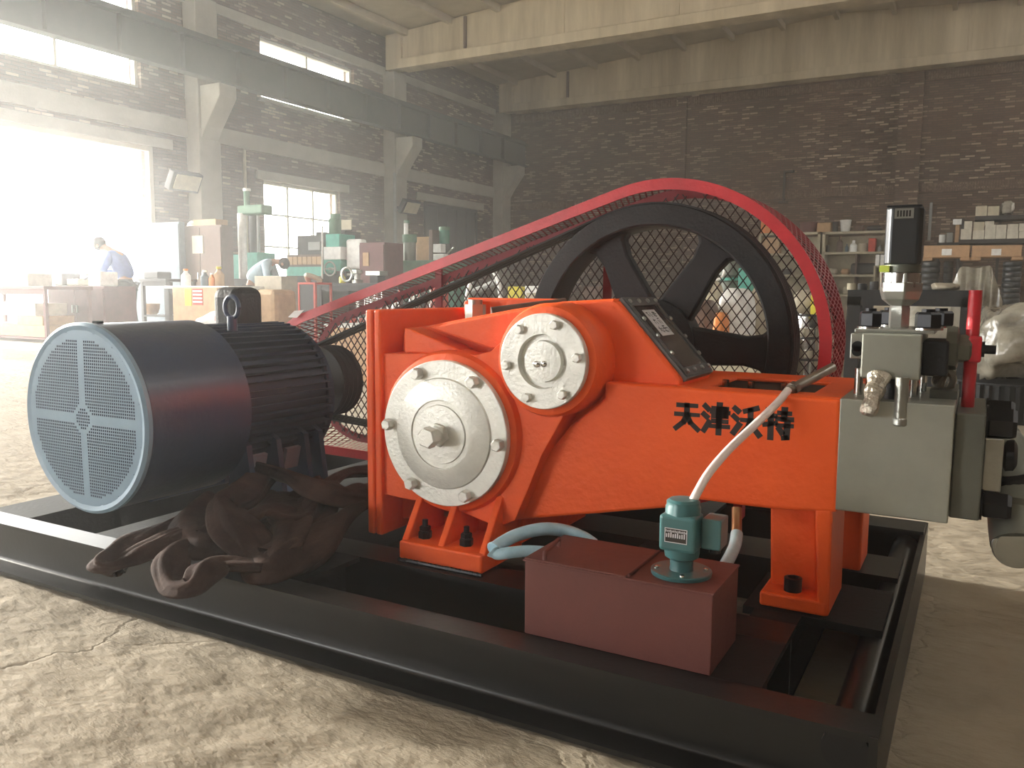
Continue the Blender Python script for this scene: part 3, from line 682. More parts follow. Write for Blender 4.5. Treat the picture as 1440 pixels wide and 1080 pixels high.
b = MB(); b.box(A.x + .1, Bp.x, YR + .1, 3.36, .60, .63); b.box(Bp.x - .03, Bp.x, YR + .1, 3.36, .6, dz_ - .01); b.build('end_wall', orr, pump, smooth=0)
for k, px in enumerate((.42, .33, .22)):
    b = MB(); x = Bp.x - px; b.cyl((x, 2.95, .70), (x, 2.95, dz_ + .01), .012, 10); b.build('stud', M['chrome'], pump)
# left front foot
zt = at(561, 760, 2.49).z; zb = .234
f0, f1 = at(561, 785, 2.49).x, at(677, 807, 2.49).x
foot = None
b = MB(); b.box(f0, f1, 2.49, 2.80, zb, zt); foot = b.build('mounting_foot', orr, pump, smooth=0, bevel=.008, label='left front foot')
for x in (f0 + .012, f0 + .175, f1 - .012):
    b = MB(); b.prism([(2.505, zt - .01), (2.80, zt - .01), (2.80, .50), (2.645, .50)], 'x', x - .014, x + .014); b.build('gusset', orr, foot, smooth=0, bevel=.005)
b = MB(); b.prism([(2.52, zb + .01), (2.80, zb + .01), (2.80, .50), (2.65, .50), (2.51, zt)], 'x', f1 - .008, f1 + .10); 
b = MB(); b.box(f0 + .02, f1 + .02, 2.76, 3.1, zb + .05, .50); b.build('foot_wall', orr, foot, smooth=0)
for px, py in ((598, 752), (656, 764)):
    q = at(px, py, 2.57); b = MB(); b.hexb((q.x, 2.57, zt - .001), (0, 0, 1), .026, .030); b.hexb((q.x, 2.57, zt + .029), (0, 0, 1), .022, .018); b.cyl((q.x, 2.57, zt + .04), (q.x, 2.57, zt + .072), .011, 12); b.build('foundation_bolt', M['blackox'], foot, smooth=.4)
# right front leg
leg = okbox([(1083, 700), (1150, 706), (1150, 840), (1083, 832)], 2.80, 3.0, 'front_leg')
b = MB(); b.prism(P2([(1146, 716), (1171, 716), (1165, 868), (1149, 866)], YR + .002), 'y', YR + .002, 2.99); b.build('leg_rib', orr, leg, smooth=0, bevel=.008)
b = MB(); zf = at(1152, 846, YR).z; xa, xb = at(1067, 853, YR).x, at(1164, 868, YR).x; b.box(xa, xb - .004, YR, 2.99, zb, zf); b.build('foot_pad', orr, leg, smooth=0, bevel=.008)
q = at(1115, 822, 2.76); b = MB(); b.lathe([(.028, 0), (.028, .045), (.018, .047), (.017, .03)], (q.x, 2.76, zf - .001), (0, 0, 1), 20); b.build('foundation_bolt', M['blackox'], leg)
b = MB(); b.box(-.44, -.325, 3.22, 3.44, zb, .64); b.build('rear_leg', orr, pump, smooth=0, bevel=.01)
b = MB(); b.box(-2.0, -1.5, 3.1, 3.4, zb, .5); b.build('rear_foot', orr, pump, smooth=0, bevel=.01)
# big cover
def covr(c, y, prof, nb, rb, ph, label, br=.024, bh=.03):
    b = MB(); b.lathe(prof, (c[0], y, c[1]), (0, -1, 0), 80); o = b.build('bearing_cover', M['alu'], pump, smooth=.35, label=label)
    for k in range(nb):
        t = math.radians(ph + 360 / nb * k); x, z = c[0] + rb * math.cos(t), c[1] + rb * math.sin(t)
        q = MB(); q.lathe([(br * .8, 0), (br * .8, .004)], (x, y - prof[1][1], z), (0, -1, 0), 16); q.lathe([(br * .95, .002), (br, .006), (br, bh - .004), (br * .82, bh)], (x, y - prof[1][1], z), (0, -1, 0), 6)
        q.build('cover_bolt', M['alu'], o, smooth=.4)
    return o
big = covr(ccB, 2.62, [(.277, 0), (.277, .030), (.274, .033), (.212, .033), (.208, .040), (.135, .056), (.130, .056), (.128, .050), (.112, .050), (.110, .056), (.03, .058)], 6, .247, -4, 'larger round silver cover', .023, .036)
yb_ = 2.62 - .056
q = MB(); q.hexb((ccB[0], yb_, ccB[1]), (0, -1, 0), .045, .02); q.cyl((ccB[0], yb_, ccB[1]), (ccB[0], yb_ - .05, ccB[1]), .024, 20); q.hexb((ccB[0], yb_ - .045, ccB[1]), (0, -1, 0), .040, .045); q.build('centre_bolt', M['alu'], big, smooth=.4)
sm = covr(ccS, 2.62, [(.168, 0), (.168, .028), (.165, .031), (.096, .031), (.093, .008), (.074, .008), (.071, .028), (.02, .030)], 6, .139, 8, 'smaller round silver cover', .017, .026)
q = MB(); q.sphere((ccS[0] - .02, 2.588, ccS[1] - .01), .014, .004, .012); q.sphere((ccS[0] + .008, 2.588, ccS[1] - .008), .012, .004, .011); q.build('weld_blob', M['chrome'], sm)
# top nipple
q = at(683, 421, 3.0); b = MB(); b.cyl((q.x - .05, 3.0, 1.13), (q.x - .05, 3.0, 1.19), .045, 6); b.cyl((q.x - .05, 3.0, 1.19), (q.x - .05, 3.0, 1.21), .03, 16); b.build('breather_nut', M['steel'], pump, smooth=.4)
b = MB(); b.cyl((q.x + .0, 3.05, 1.15), (q.x + .25, 3.25, 1.19), .03, 12); b.build('elbow_pipe', M['brownm'], pump)
# orange hub housing behind
b = MB(); b.lathe([(.19, 0), (.19, .05), (.15, .12), (.12, .14), (.12, .28)], (FX, 3.11, FZ), (0, 1, 0), 40); b.build('shaft_housing', orr, pump)
# inspection window on the sloping face
A1 = at(869.5, 423.5, 2.76); D1 = at(959, 534, 2.76); A1.y = D1.y = 2.785
B1 = Vector((A1.x, 3.09, A1.z)); C1 = Vector((D1.x, 3.09, D1.z))
up_ = Vector((0, 0, 0)); nrm = (B1 - A1).cross(D1 - A1).normalized(); nrm = nrm if nrm.z > 0 else -nrm
def onp(s_, t, h=0): return lerp(lerp(A1, D1, s_), lerp(B1, C1, s_), t) + nrm * h
def plate(s0, s1, t0, t1, h, th, name, m, par, **k):
    b = MB(); p = [onp(s0, t0, h), onp(s1, t0, h), onp(s1, t1, h), onp(s0, t1, h)]
    if (p[1] - p[0]).cross(p[3] - p[0]).dot(nrm) < 0: p = p[::-1]
    b.slab(*p, th); return b.build(name, m, par, smooth=0, **k)
win = plate(-.02, 1.02, -.02, 1.02, .012, .02, 'inspection_cover', M['gasket'], pump)
plate(.10, .90, .14, .86, .0135, .004, 'glass', M['glassdark'], win)
plate(.04, .99, .0, .06, .016, .006, 'cover_strip', M['gasket'], win); plate(.0, .10, .0, 1, .018, .006, 'cover_strip', M['gasket'], win); plate(.90, 1, .0, 1, .016, .006, 'cover_strip', M['gasket'], win); plate(0, 1, .92, 1, .016, .006, 'cover_strip', M['gasket'], win)
for s_, t in ((.05, .06), (.05, .35), (.05, .65), (.05, .94), (.28, .05), (.5, .05), (.72, .05), (.95, .08), (.95, .35), (.95, .65), (.95, .92), (.3, .95), (.55, .95), (.78, .95)):
    q = MB(); q.lathe([(.009, 0), (.009, .006), (.006, .008)], onp(s_, t, .018), nrm, 8); q.build('screw', M['steel'], win)
note = plate(.16, .50, .27, .68, .0150, .0012, 'paper_note', M['paper'], win)
# handwriting on the note
ex = (onp(1, 0) - onp(0, 0)); ey = (onp(0, 1) - onp(0, 0)); b = MB()
def wr(s0, t0, s1, t1): 
    a_, e_ = onp(s0, t0, .0155), onp(s1, t1, .0155); d = (e_ - a_).normalized(); w_ = d.cross(nrm) * .0022; p = [a_ - w_, e_ - w_, e_ + w_, a_ + w_]
    b.add(p + [x + nrm * .0004 for x in p], [(4, 5, 6, 7), (7, 6, 5, 4)])
strokes = [(.2, .3, .2, .36), (.2, .33, .25, .33), (.22, .36, .25, .38), (.19, .42, .26, .44), (.20, .5, .20, .60), (.22, .49, .22, .62), (.18, .55, .26, .55), (.24, .5, .25, .6), (.30, .35, .30, .43), (.28, .38, .35, .36), (.32, .42, .35, .44), (.28, .52, .28, .58), (.30, .50, .35, .54), (.30, .56, .35, .6),
           (.40, .32, .42, .40), (.38, .36, .45, .34), (.40, .42, .46, .44), (.38, .48, .38, .56), (.41, .46, .41, .6), (.44, .48, .46, .58), (.38, .5, .46, .52), (.40, .62, .46, .64), (.43, .36, .46, .42)]
for q in strokes: wr(*q)
b.build('handwriting', M['ink'], note, smooth=0)
# stencilled lettering 
o3 = at(948, 603, YR - .0012); wd = (at(1119, 612, YR).x - o3.x)
spray = mat('black_spray', (.02, .012, .010), .7)
G_ = [  # 天 津 沃 特 as sprayed strokes, unit squares
 [((.12, .88), (.88, .88)), ((.04, .56), (.96, .56)), ((.5, .9), (.5, .56)), ((.52, .56), (.38, .28), (.06, .03)), ((.48, .56), (.64, .28), (.96, .03))],
 [((.04, .92), (.20, .80)), ((.0, .64), (.16, .52)), ((.02, .04), (.24, .36)), ((.36, .86), (.88, .86)), ((.88, .86), (.88, .58)), ((.30, .72), (.99, .72)), ((.36, .58), (.88, .58)), ((.36, .40), (.92, .40)), ((.30, .22), (.99, .22)), ((.62, 1.0), (.62, -.02))],
 [((.04, .92), (.20, .80)), ((.0, .64), (.16, .52)), ((.02, .04), (.24, .36)), ((.90, .96), (.42, .82)), ((.32, .52), (.99, .52)), ((.65, .88), (.65, .52)), ((.66, .52), (.56, .26), (.32, .02)), ((.64, .52), (.78, .26), (1.0, .02))],
 [((.14, .92), (.06, .70)), ((.06, .74), (.42, .74)), ((.0, .42), (.44, .50)), ((.25, 1.0), (.25, -.02)), ((.52, .86), (.94, .86)), ((.73, 1.0), (.73, .64)), ((.46, .66), (1.02, .66)), ((.48, .44), (1.02, .44)), ((.84, .56), (.84, .04), (.70, .02)), ((.54, .32), (.66, .18))]]
b = MB(); cw_ = wd / 4.0; chh = .094
for ci, g in enumerate(G_):
    for st in g:
        for p0, p1 in zip(st[:-1], st[1:]):
            a_ = Vector((o3.x + ci * cw_ + p0[0] * cw_ * .86, 0, o3.z + p0[1] * chh)); e_ = Vector((o3.x + ci * cw_ + p1[0] * cw_ * .86, 0, o3.z + p1[1] * chh)); d = (e_ - a_).normalized()
            w_ = .0076 + .0024 * abs(d.z); q = Vector((-d.z, 0, d.x)) * w_; a_ -= d * w_ * .7; e_ += d * w_ * .7
            b.prism([(v.x, v.z) for v in (a_ + q * R.uniform(.85, 1.1), a_ - q * R.uniform(.85, 1.1), e_ - q * R.uniform(.85, 1.1), e_ + q * R.uniform(.85, 1.1))], 'y', YR - .0009, YR + .003)
b.build('lettering', spray, pump, smooth=0)
# fluid end
fx0, fx1 = at(1178, 640, YR).x, at(1339, 640, YR).x; fz0, fz1 = .582, .930
fl = MB(); fl.box(fx0 - .002, fx1, YR + .002, 3.20, fz0, fz1); fluid = fl.build('fluid_end', M['steelblock'], pump, smooth=0, bevel=.004, label='large grey steel block')
sx0, sx1 = fx1 + .001, .035
fl = MB(); fl.box(sx0, sx1, YR + .04, 3.18, fz0 + .01, .905); fl.build('valve_flange', M['steeldark'], fluid, smooth=0, bevel=.005)
for yy, zz, r_ in ((2.80, .63, .042), (2.84, .87, .048), (3.05, .63, .042), (3.05, .87, .048)):
    b = MB(); b.lathe([(r_ * 1.1, 0), (r_ * 1.1, .006)], (sx1, yy, zz), (1, 0, 0), 24); b.hexb((sx1 + .005, yy, zz), (1, 0, 0), r_, .075); b.build('flange_nut', M['blackox'], fluid, smooth=.4)
b = MB(); b.box(sx1, sx1 + .05, 2.80, 3.1, .67, .83); b.build('side_block', M['steel'], fluid, smooth=0, bevel=.004)
b = MB(); b.lathe([(.05, 0), (.065, .01), (.065, .03), (.05, .04)], (sx1 + .05, 2.93, .75), (1, 0, 0), 24); b.build('coupling', M['blackox'], fluid)
# discharge pipe, bending down
b = MB(); pts = smoothp([(sx1 + .03, 3.0, .80), at(1398, 622, 2.98), at(1416, 650, 2.96), at(1424, 690, 2.92), at(1424, 730, 2.86), at(1428, 766, 2.80)], 6); b.tube(pts, [.078] * (len(pts) - 8) + [.066] * 8, 24); b.build('discharge_pipe', M['steeldark'], fluid)
b = MB(); p_ = at(1420, 672, 2.94); b.lathe([(.080, -.03), (.092, -.02), (.092, .02), (.080, .03)], p_, (.12, .08, -.6), 24); b.build('pipe_flange', M['blackox'], fluid)
b = MB(); e = at(1430, 768, 2.80); b.lathe([(.062, 0), (.066, .004), (.066, .05), (.05, .055)], (e.x, 2.78, e.z), (-.05, 1, .15), 28); b.lathe([(.055, .0), (.055, .012)], (e.x, 2.785, e.z), (.05, -1, -.15), 28); b.build('pipe_cap', M['steel'], fluid, smooth=.5)
# ---------------- relief valve assembly on top
vt = thing('relief_valve', 'grey steel valve block with black actuator tower standing on the pump steel block', 'valve', (-.2, 2.95, .93))
YV = 2.74
vx0, vx1 = at(1211, 500, YV).x, at(1295, 500, YV).x; vz0, vz1 = at(1250, 533, YV).z, at(1250, 470, YV).z
b = MB(); b.box(vx0, vx1, YV, 3.08, vz0, vz1); vb = b.build('valve_block', M['steelblock'], vt, smooth=0, bevel=.004)
b = MB(); b.box(vx0 - .045, vx0 - .001, YV + .10, 3.02, vz0 + .05, vz1 - .005); b.build('side_plate', M['steel'], vt, smooth=0, bevel=.003)
for zz in (vz1 - .045, vz0 + .075):
    b = MB(); b.lathe([(.010, .002), (.017, .004), (.017, .012), (.009, .012)], (vx0 - .022, YV + .10, zz), (0, -1, 0), 16); b.build('socket_screw', M['blackox'], vt)
b = MB(); b.box(vx0 - .03, vx1 + .03, YV + .06, 3.14, vz1, vz1 + .012); b.build('top_plate', M['steel'], vt, smooth=0, bevel=.003)
for x, yy, r_ in ((vx0 + .01, YV + .10, .034), (vx1 + .008, YV + .10, .038), (vx0 + .045, YV + .32, .034), (vx1 + .035, YV + .33, .038)):
    b = MB(); b.lathe([(r_ * 1.15, 0), (r_ * 1.15, .006)], (x, yy, vz1 + .012), (0, 0, 1), 24); b.build('washer', M['chrome'], vt); b = MB(); b.hexb((x, yy, vz1 + .018), (0, 0, 1), r_, .048); b.cyl((x, yy, vz1 + .05), (x, yy, vz1 + .075), r_ * .5, 12); b.build('nut', M['blackox'], vt, smooth=.4)
cx, cyy = (vx0 + vx1) / 2 + .002, YV + .2
zc = lambda v: at(1268, v, cyy).z
b = MB(); b.hexb((cx, cyy, vz1 + .01), (0, 0, 1), .032, zc(428) - vz1 - .01); b.build('hex_stem', M['steel'], vt, smooth=.4)
b = MB(); b.lathe([(.032, 0), (.058, .02), (.066, .045), (.066, .075), (.062, zc(403) - zc(430)), (.060, zc(384) - zc(430)), (.03, zc(384) - zc(430) + .002)], (cx, cyy, zc(430)), (0, 0, 1), 6); b.build('hex_nut', M['steel'], vt, smooth=.2, bevel=.004)
b = MB(); b.lathe([(.0575, 0), (.0575, zc(385) - zc(403) + .004)], (cx, cyy, zc(404)), (0, 0, 1), 36); b.build('collar', M['chrome'], vt)
b = MB(); b.lathe([(.05, 0), (.055, .002), (.055, zc(373) - zc(384)), (.05, zc(373) - zc(384) + .002)], (cx, cyy, zc(384)), (0, 0, 1), 32); b.build('swivel', M['steeldark'], vt)
b = MB(); b.box(cx - .060, cx - .032, cyy - .062, cyy - .04, zc(383), zc(374)); b.build('yellow_tag', M['tape'], vt, smooth=0)
b = MB(); b.prism([(cx - .052, cyy - .03), (cx - .036, cyy - .05), (cx + .045, cyy - .05), (cx + .055, cyy - .035), (cx + .055, cyy + .05), (cx - .052, cyy + .05)], 'z', zc(373), zc(293)); act = b.build('actuator_housing', M['actuator'], vt, smooth=0, bevel=.006)
b = MB(); b.box(cx - .05, cx + .05, cyy - .045, cyy + .045, zc(293), zc(290)); b.build('actuator_cap', M['iron'], vt, smooth=0, bevel=.003)
b = MB(); b.box(cx - .026, cx + .028, cyy - .0515, cyy - .050, zc(309), zc(295)); lb = b.build('rating_label', M['steel'], vt, smooth=0)
b = MB()
for k in range(5): b.box(cx - .019 + k * .0085, cx - .014 + k * .0085, cyy - .0522, cyy - .0515, zc(306.5), zc(298))
b.build('label_print', M['ink'], lb, smooth=0)
# columns under the block
for px, d0 in ((1207, .10), (1285, .14), (1222, .30), (1297, .30)):
    x = at(px, 545, YV + d0).x; b = MB(); b.cyl((x, YV + d0, .93), (x, YV + d0, vz0 + .02), .013, 16); b.build('column', M['chrome'], vt)
x = at(1268, 560, YV - .012).x; z1_ = at(1268, 597, YV).z
b = MB(); b.cyl((x, YV + .03 - .06, vz0 + .01), (x, YV + .03 - .06, z1_ + .012), .019, 20); b.lathe([(.016, 0), (.021, .004), (.021, .02), (.019, .024)], (x, YV - .03, z1_), (0, 0, 1), 20); b.build('drain_pipe', M['steel'], vt)
b = MB(); pts = [Vector((vx0 + .055, YV + .0, vz0 + .01)), Vector((vx0 + .05, YV - .03, vz0 - .02)), Vector((vx0 + .045, YV - .07, vz0 - .055)), Vector((vx0 + .035, YV - .085, vz0 - .105))]; b.tube(smoothp(pts, 5), [.034 + .003 * math.sin(i * 1.1) - .0008 * i for i in range(15)] + [.014], 12, .75); b.build('wrapped_port', M['foil'], vt, smooth=.3)
b = MB(); b.cyl((vx0 + .09, YV + .06, vz0), (vx0 + .085, YV + .03, vz0 - .10), .024, 12); b.build('drain_elbow', M['iron'], vt)
# right side valve body and black spindle
xs_ = vx1
b = MB(); b.box(xs_, xs_ + .07, YV + .06, YV + .28, vz0 + .01, vz1 - .02); b.build('spindle_body', M['iron'], vt, smooth=0, bevel=.006)
zh = at(1345, 490, YV + .17).z
b = MB(); b.lathe([(.07, 0), (.07, .03), (.055, .035)], (xs_ + .06, YV + .17, zh), (1, 0, 0), 6); b.build('spindle_nut', M['steeldark'], vt, smooth=.2)
b = MB(); b.hexb((xs_ + .09, YV + .17, zh), (1, 0, 0), .045, .04); b.build('gland_nut', M['steeldark'], vt, smooth=.2)
b = MB(); b.cyl((xs_ + .12, YV + .17, zh), (.02, YV + .17, zh), .024, 18); b.cyl((.02, YV + .17, zh), (.05, YV + .17, zh), .014, 12); b.build('spindle', M['blackox'], vt)
b = MB(); b.cyl((-.055, YV + .17, zh - .034), (-.055, YV + .17, zh + .034), .03, 16) if False else b.box(-.025, .012, YV + .14, YV + .20, zh - .04, zh + .04); b.build('handle_hub', M['redpaint'], vt, smooth=0, bevel=.008)
hx = at(1367, 490, YV + .17).x; ht, hb_ = at(1372, 408, YV + .17), at(1359, 592, YV + .17)
b = MB(); b.cyl((ht.x, YV + .17, ht.z), (hb_.x, YV + .17, hb_.z), .0185, 16); b.build('handle_bar', M['redpaint'], vt)
b = MB(); b.tube(smoothp([(-.10, 2.95, .935), (-.09, 2.95, .98), (-.075, 2.94, 1.01), (-.06, 2.95, .98), (-.08, 2.96, .945), (-.11, 2.97, .97), (-.10, 2.93, 1.0)], 5), .012, 8); b.build('wire_coil', M['film'], vt)
b = MB(); b.box(-.12, -.045, YV + .12, 3.1, .93, .955); b.build('rear_block', M['steeldark'], vt, smooth=0)
# ---------------- oil tank
tx0, tx1, ty0, ty1, tz0, tz1 = -1.130, -.568, 2.118, 2.385, .233, .462
tank = thing('oil_tank', 'red-brown rectangular steel oil tank on the front rail below the orange pump', 'tank', ((tx0 + tx1) / 2, ty0, tz0))
b = MB(); b.box(tx0, tx1, ty0, ty1, tz0, tz1 - .006); b.build('tank_body', M['tank'], tank, smooth=0, bevel=.003)
b = MB(); b.box(tx0 - .005, tx1 + .003, ty0 - .006, ty1 + .004, tz1 - .006, tz1); b.build('top_plate', M['tank'], tank, smooth=0, bevel=.0015)
b = MB(); b.box(tx0 + .0, -.812, ty0 - .004, ty1, tz1, tz1 + .005); lid = b.build('lid', M['tank'], tank, smooth=0, bevel=.0015)
b = MB(); b.cyl((-.807, ty0 + .004, tz1 + .005), (-.807, ty1 - .01, tz1 + .005), .0045, 8); b.build('hinge', M['tankedge'], lid)
h0, h1 = atz(766, 787, tz1 + .005), atz(786, 768, tz1 + .005)
b = MB(); b.tube([h0, h0 + Vector((0, 0, .022)), h1 + Vector((0, 0, .022)), h1], .007, 8); b.build('lid_handle', M['tank'], lid)
# ---------------- coolant pump
pc = atz(958, 803, tz1 + .006); px_, py_ = pc.x, pc.y
cp = thing('coolant_pump', 'small teal electric pump bolted upright on top of the red-brown tank', 'pump', (px_, py_, tz1))
b = MB(); b.lathe([(.084, 0), (.085, .006), (.085, .010), (.082, .012)], (px_, py_, tz1), (0, 0, 1), 48); b.build('base_flange', M['teal'], cp, smooth=.5)
for a_ in (200, 290, 20, 110):
    t = math.radians(a_); b = MB(); b.lathe([(.007, 0), (.0065, .005), (.003, .007)], (px_ + .068 * math.cos(t), py_ + .068 * math.sin(t), tz1 + .012), (0, 0, 1), 10); b.build('flange_screw', M['chrome'], cp)
zz = lambda v: at(958, v, py_).z
b = MB(); b.lathe([(.034, 0), (.032, .01), (.032, zz(782) - tz1)], (px_, py_, tz1 + .01), (0, 0, 1), 24); b.build('neck', M['teal'], cp)
b = MB(); b.lathe([(.030, 0), (.047, .01), (.049, .02), (.049, zz(712) - zz(786)), (.046, zz(709) - zz(786)), (.046, zz(704) - zz(786)), (.038, zz(701) - zz(786)), (.02, zz(700) - zz(786))], (px_, py_, zz(786)), (0, 0, 1), 36); b.build('motor_shell', M['teal'], cp, smooth=.5)
b = MB(); yv = py_ - .052; b.box(px_ - .052, px_ + .052, yv, py_ + .03, zz(770), zz(720)); fc = b.build('front_casing', M['teal'], cp, smooth=0, bevel=.010, seg=3)
b = MB(); b.box(px_ - .034, px_ + .030, yv - .0015, yv, zz(757), zz(737)); npz = b.build('nameplate', M['plate'], cp, smooth=0)
b = MB(); 
for (a0, a1, c0, c1) in ((-.034, .030, 757, 756), (-.034, .030, 738, 737), (-.034, -.032, 757, 737), (.028, .030, 757, 737)): b.box(px_ + a0, px_ + a1, yv - .0022, yv - .0015, zz(c0), zz(c1))
for i in range(14): b.box(px_ - .031 + i * .0043, px_ - .0285 + i * .0043, yv - .0020, yv - .0015, zz(742.5), zz(739.5 + (i * 5 % 3) * .4))
for i in range(9): b.box(px_ - .030 + i * .0063, px_ - .0265 + i * .0063, yv - .0020, yv - .0015, zz(750), zz(745 - (i * 7 % 3)))
b.build('plate_print', M['paper'], npz, smooth=0)
b = MB(); b.box(px_ + .055, px_ + .110, py_ - .01, py_ + .07, zz(766), zz(724)); jb = b.build('junction_box', M['teal'], cp, smooth=0, bevel=.005)
b = MB(); b.cyl((px_ + .085, py_ + .03, zz(774)), (px_ + .085, py_ + .03, zz(765)), .016, 12); b.build('cable_gland', M['blackox'], jb)
# ---------------- hoses
o = MB(); h = [Vector((px_ + .022, py_ + .01, zz(706))), at(982, 690, py_ + .03), at(997, 665, py_ + .10), at(1025, 632, py_ + .20), at(1062, 597, py_ + .32), at(1092, 568, py_ + .42), at(1108, 549, 2.74)]
ob = MB().tube(smoothp(h, 7), .0125, 12).build('hose', M['hosew'], None, origin=h[0]); tag(ob, 'thin translucent white hose rising from the small teal pump over the black lettering', 'hose')
pA, pB = at(1110, 549, 2.75), at(1170, 517, 3.06)
b = MB().cyl(pA, pB, .0165, 16); b.cyl(pA + (pB - pA) * .04, pA + (pB - pA) * .12, .022, 6)
ob = b.build('steel_pipe', M['rod'], None, origin=pA); tag(ob, 'worn steel pipe lying aslant over the deck opening, joined to the white hose', 'pipe')
h = [at(835, 766, 2.42), at(818, 755, 2.42), at(792, 746, 2.40), at(762, 744, 2.34), at(728, 752, 2.28), at(703, 765, 2.22), at(694, 773, 2.19)]
pt = smoothp(h, 6); b = MB().tube(pt, [.021] * (len(pt) - 4) + [.022, .024, .026, .024], 12)
h2 = [at(694, 774, 2.19), at(700, 779, 2.19), at(718, 777, 2.20), at(745, 775, 2.24), at(790, 778, 2.30)]
pt2 = smoothp(h2, 6); b.tube(pt2, [.024, .026, .025, .022] + [.0185] * (len(pt2) - 4), 12)
ob = b.build('hose', M['hoseb'], None, origin=h[3]); tag(ob, 'pale blue hose kinked sharply beside the left end of the red-brown tank', 'hose')
h = [at(1036, 714, 2.62), at(1036, 735, 2.60), at(1036, 752, 2.56)]
ob = MB().tube(h, .016, 12).build('copper_pipe', M['copper'], None, origin=h[2]); tag(ob, 'short copper-coloured pipe dropping from the underside of the orange pump behind the tank', 'pipe')
h = [at(1036, 750, 2.56), at(1034, 765, 2.52), at(1027, 782, 2.46), at(1015, 803, 2.38)]
ob = MB().tube(smoothp(h, 5), .019, 12).build('hose', M['hosec'], None, origin=h[3]); tag(ob, 'clear grey hose on the copper pipe behind the right end of the tank', 'hose')
# ---------------- brown twisted cloth slings
def cloth(name, pts, r, label, n=10, flat=.45, seed=0, sag=1):
    P = smoothp(pts, n); rr = [r * (1 + .20 * math.sin(i * .16 + seed) + .08 * math.sin(i * .37 + seed * 3)) for i in range(len(P))]
    P = P; mb = MB(); m_ = 28; prev = None; tw = 0
    for i, p in enumerate(P):
        t = (P[min(i + 1, len(P) - 1)] - P[max(i - 1, 0)]).normalized()
        a = Vector((0, 0, 1)).cross(t); a = a.normalized() if a.length > .05 else Vector((1, 0, 0))
        a = (a - t * a.dot(t)).normalized(); b_ = t.cross(a); tw = .5 * math.sin(i * .09 + seed)
        for k in range(m_):
            q = 2 * PI * k / m_; fold = 1 + .20 * math.sin(q * 4 + i * .10 + seed) + .11 * abs(math.sin(q * 4.5 - i * .06)) - .05
            ca, sa = math.cos(q) * rr[i] * fold, math.sin(q) * rr[i] * flat * fold
            v = a * (ca * math.cos(tw) - sa * math.sin(tw)) + b_ * (ca * math.sin(tw) + sa * math.cos(tw)); mb.v.append(p + v)
    for j in range(len(P) - 1):
        for k in range(m_):
            x = j * m_ + k; y = j * m_ + (k + 1) % m_; mb.f.append((x, y, y + m_, x + m_))
    mb.f.append(list(range(m_))[::-1]); q = (len(P) - 1) * m_; mb.f.append(list(range(q, q + m_)))
    return mb.build(name, M['cloth'], None, smooth=2, origin=P[len(P) // 2])
zq = .27
def gz(u, v, z=zq): return atz(u, v, z)
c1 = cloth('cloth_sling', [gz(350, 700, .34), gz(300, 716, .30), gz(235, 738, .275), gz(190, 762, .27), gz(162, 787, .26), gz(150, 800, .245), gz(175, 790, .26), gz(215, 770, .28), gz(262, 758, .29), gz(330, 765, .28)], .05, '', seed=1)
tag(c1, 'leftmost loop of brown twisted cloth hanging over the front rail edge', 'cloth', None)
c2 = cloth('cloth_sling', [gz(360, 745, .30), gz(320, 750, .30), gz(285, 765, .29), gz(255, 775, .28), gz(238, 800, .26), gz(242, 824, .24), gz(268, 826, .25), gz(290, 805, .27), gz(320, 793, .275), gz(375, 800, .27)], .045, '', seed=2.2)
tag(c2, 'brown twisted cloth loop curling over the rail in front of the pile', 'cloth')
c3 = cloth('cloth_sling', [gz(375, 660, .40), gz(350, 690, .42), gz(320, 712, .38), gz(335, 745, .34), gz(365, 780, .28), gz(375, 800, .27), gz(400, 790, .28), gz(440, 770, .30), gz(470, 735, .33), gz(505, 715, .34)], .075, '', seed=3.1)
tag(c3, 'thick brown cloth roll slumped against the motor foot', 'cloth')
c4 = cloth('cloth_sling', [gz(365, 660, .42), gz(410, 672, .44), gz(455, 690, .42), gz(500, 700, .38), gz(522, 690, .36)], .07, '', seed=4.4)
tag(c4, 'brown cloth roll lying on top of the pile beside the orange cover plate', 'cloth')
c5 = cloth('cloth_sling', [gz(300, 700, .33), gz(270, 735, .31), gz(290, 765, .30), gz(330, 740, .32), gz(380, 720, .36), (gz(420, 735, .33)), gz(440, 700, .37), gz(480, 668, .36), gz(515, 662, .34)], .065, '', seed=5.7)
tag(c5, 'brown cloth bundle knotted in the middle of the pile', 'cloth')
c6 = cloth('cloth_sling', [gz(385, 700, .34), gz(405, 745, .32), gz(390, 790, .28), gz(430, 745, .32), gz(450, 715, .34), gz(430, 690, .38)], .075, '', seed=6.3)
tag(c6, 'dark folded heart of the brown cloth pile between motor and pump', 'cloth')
K = 1.0
# ================================================================== THINGS IN THE HALL (metres)
K = 1.0
def ext(px, Y):
    u0, v0, u1, v1 = px; um, vm = (u0 + u1) / 2, (v0 + v1) / 2
    return at(u0, vm, Y).x, at(u1, vm, Y).x, at(um, v1, Y).z, at(um, v0, Y).z
def boxt(name, label, cat, px, Y, dy, m, group=None, z0=None, bevel=.01, par=None):
    x0, x1, a, b_ = ext(px, Y)
    if z0 is not None: a = z0
    mb = MB(); mb.box(x0, x1, Y, Y + dy, a, b_); o = mb.build(name, m if not isinstance(m, str) else M[m], par, smooth=0, bevel=bevel, origin=((x0 + x1) / 2, Y + dy / 2, a) if par is None else None)
    if par is None: tag(o, label, cat, group)
    return o
def bpart(t, name, px, Y, dy, m, **k): 
    return boxt(name, None, None, px, Y, dy, m, par=t, **k)
def wx(o, i=0): return o
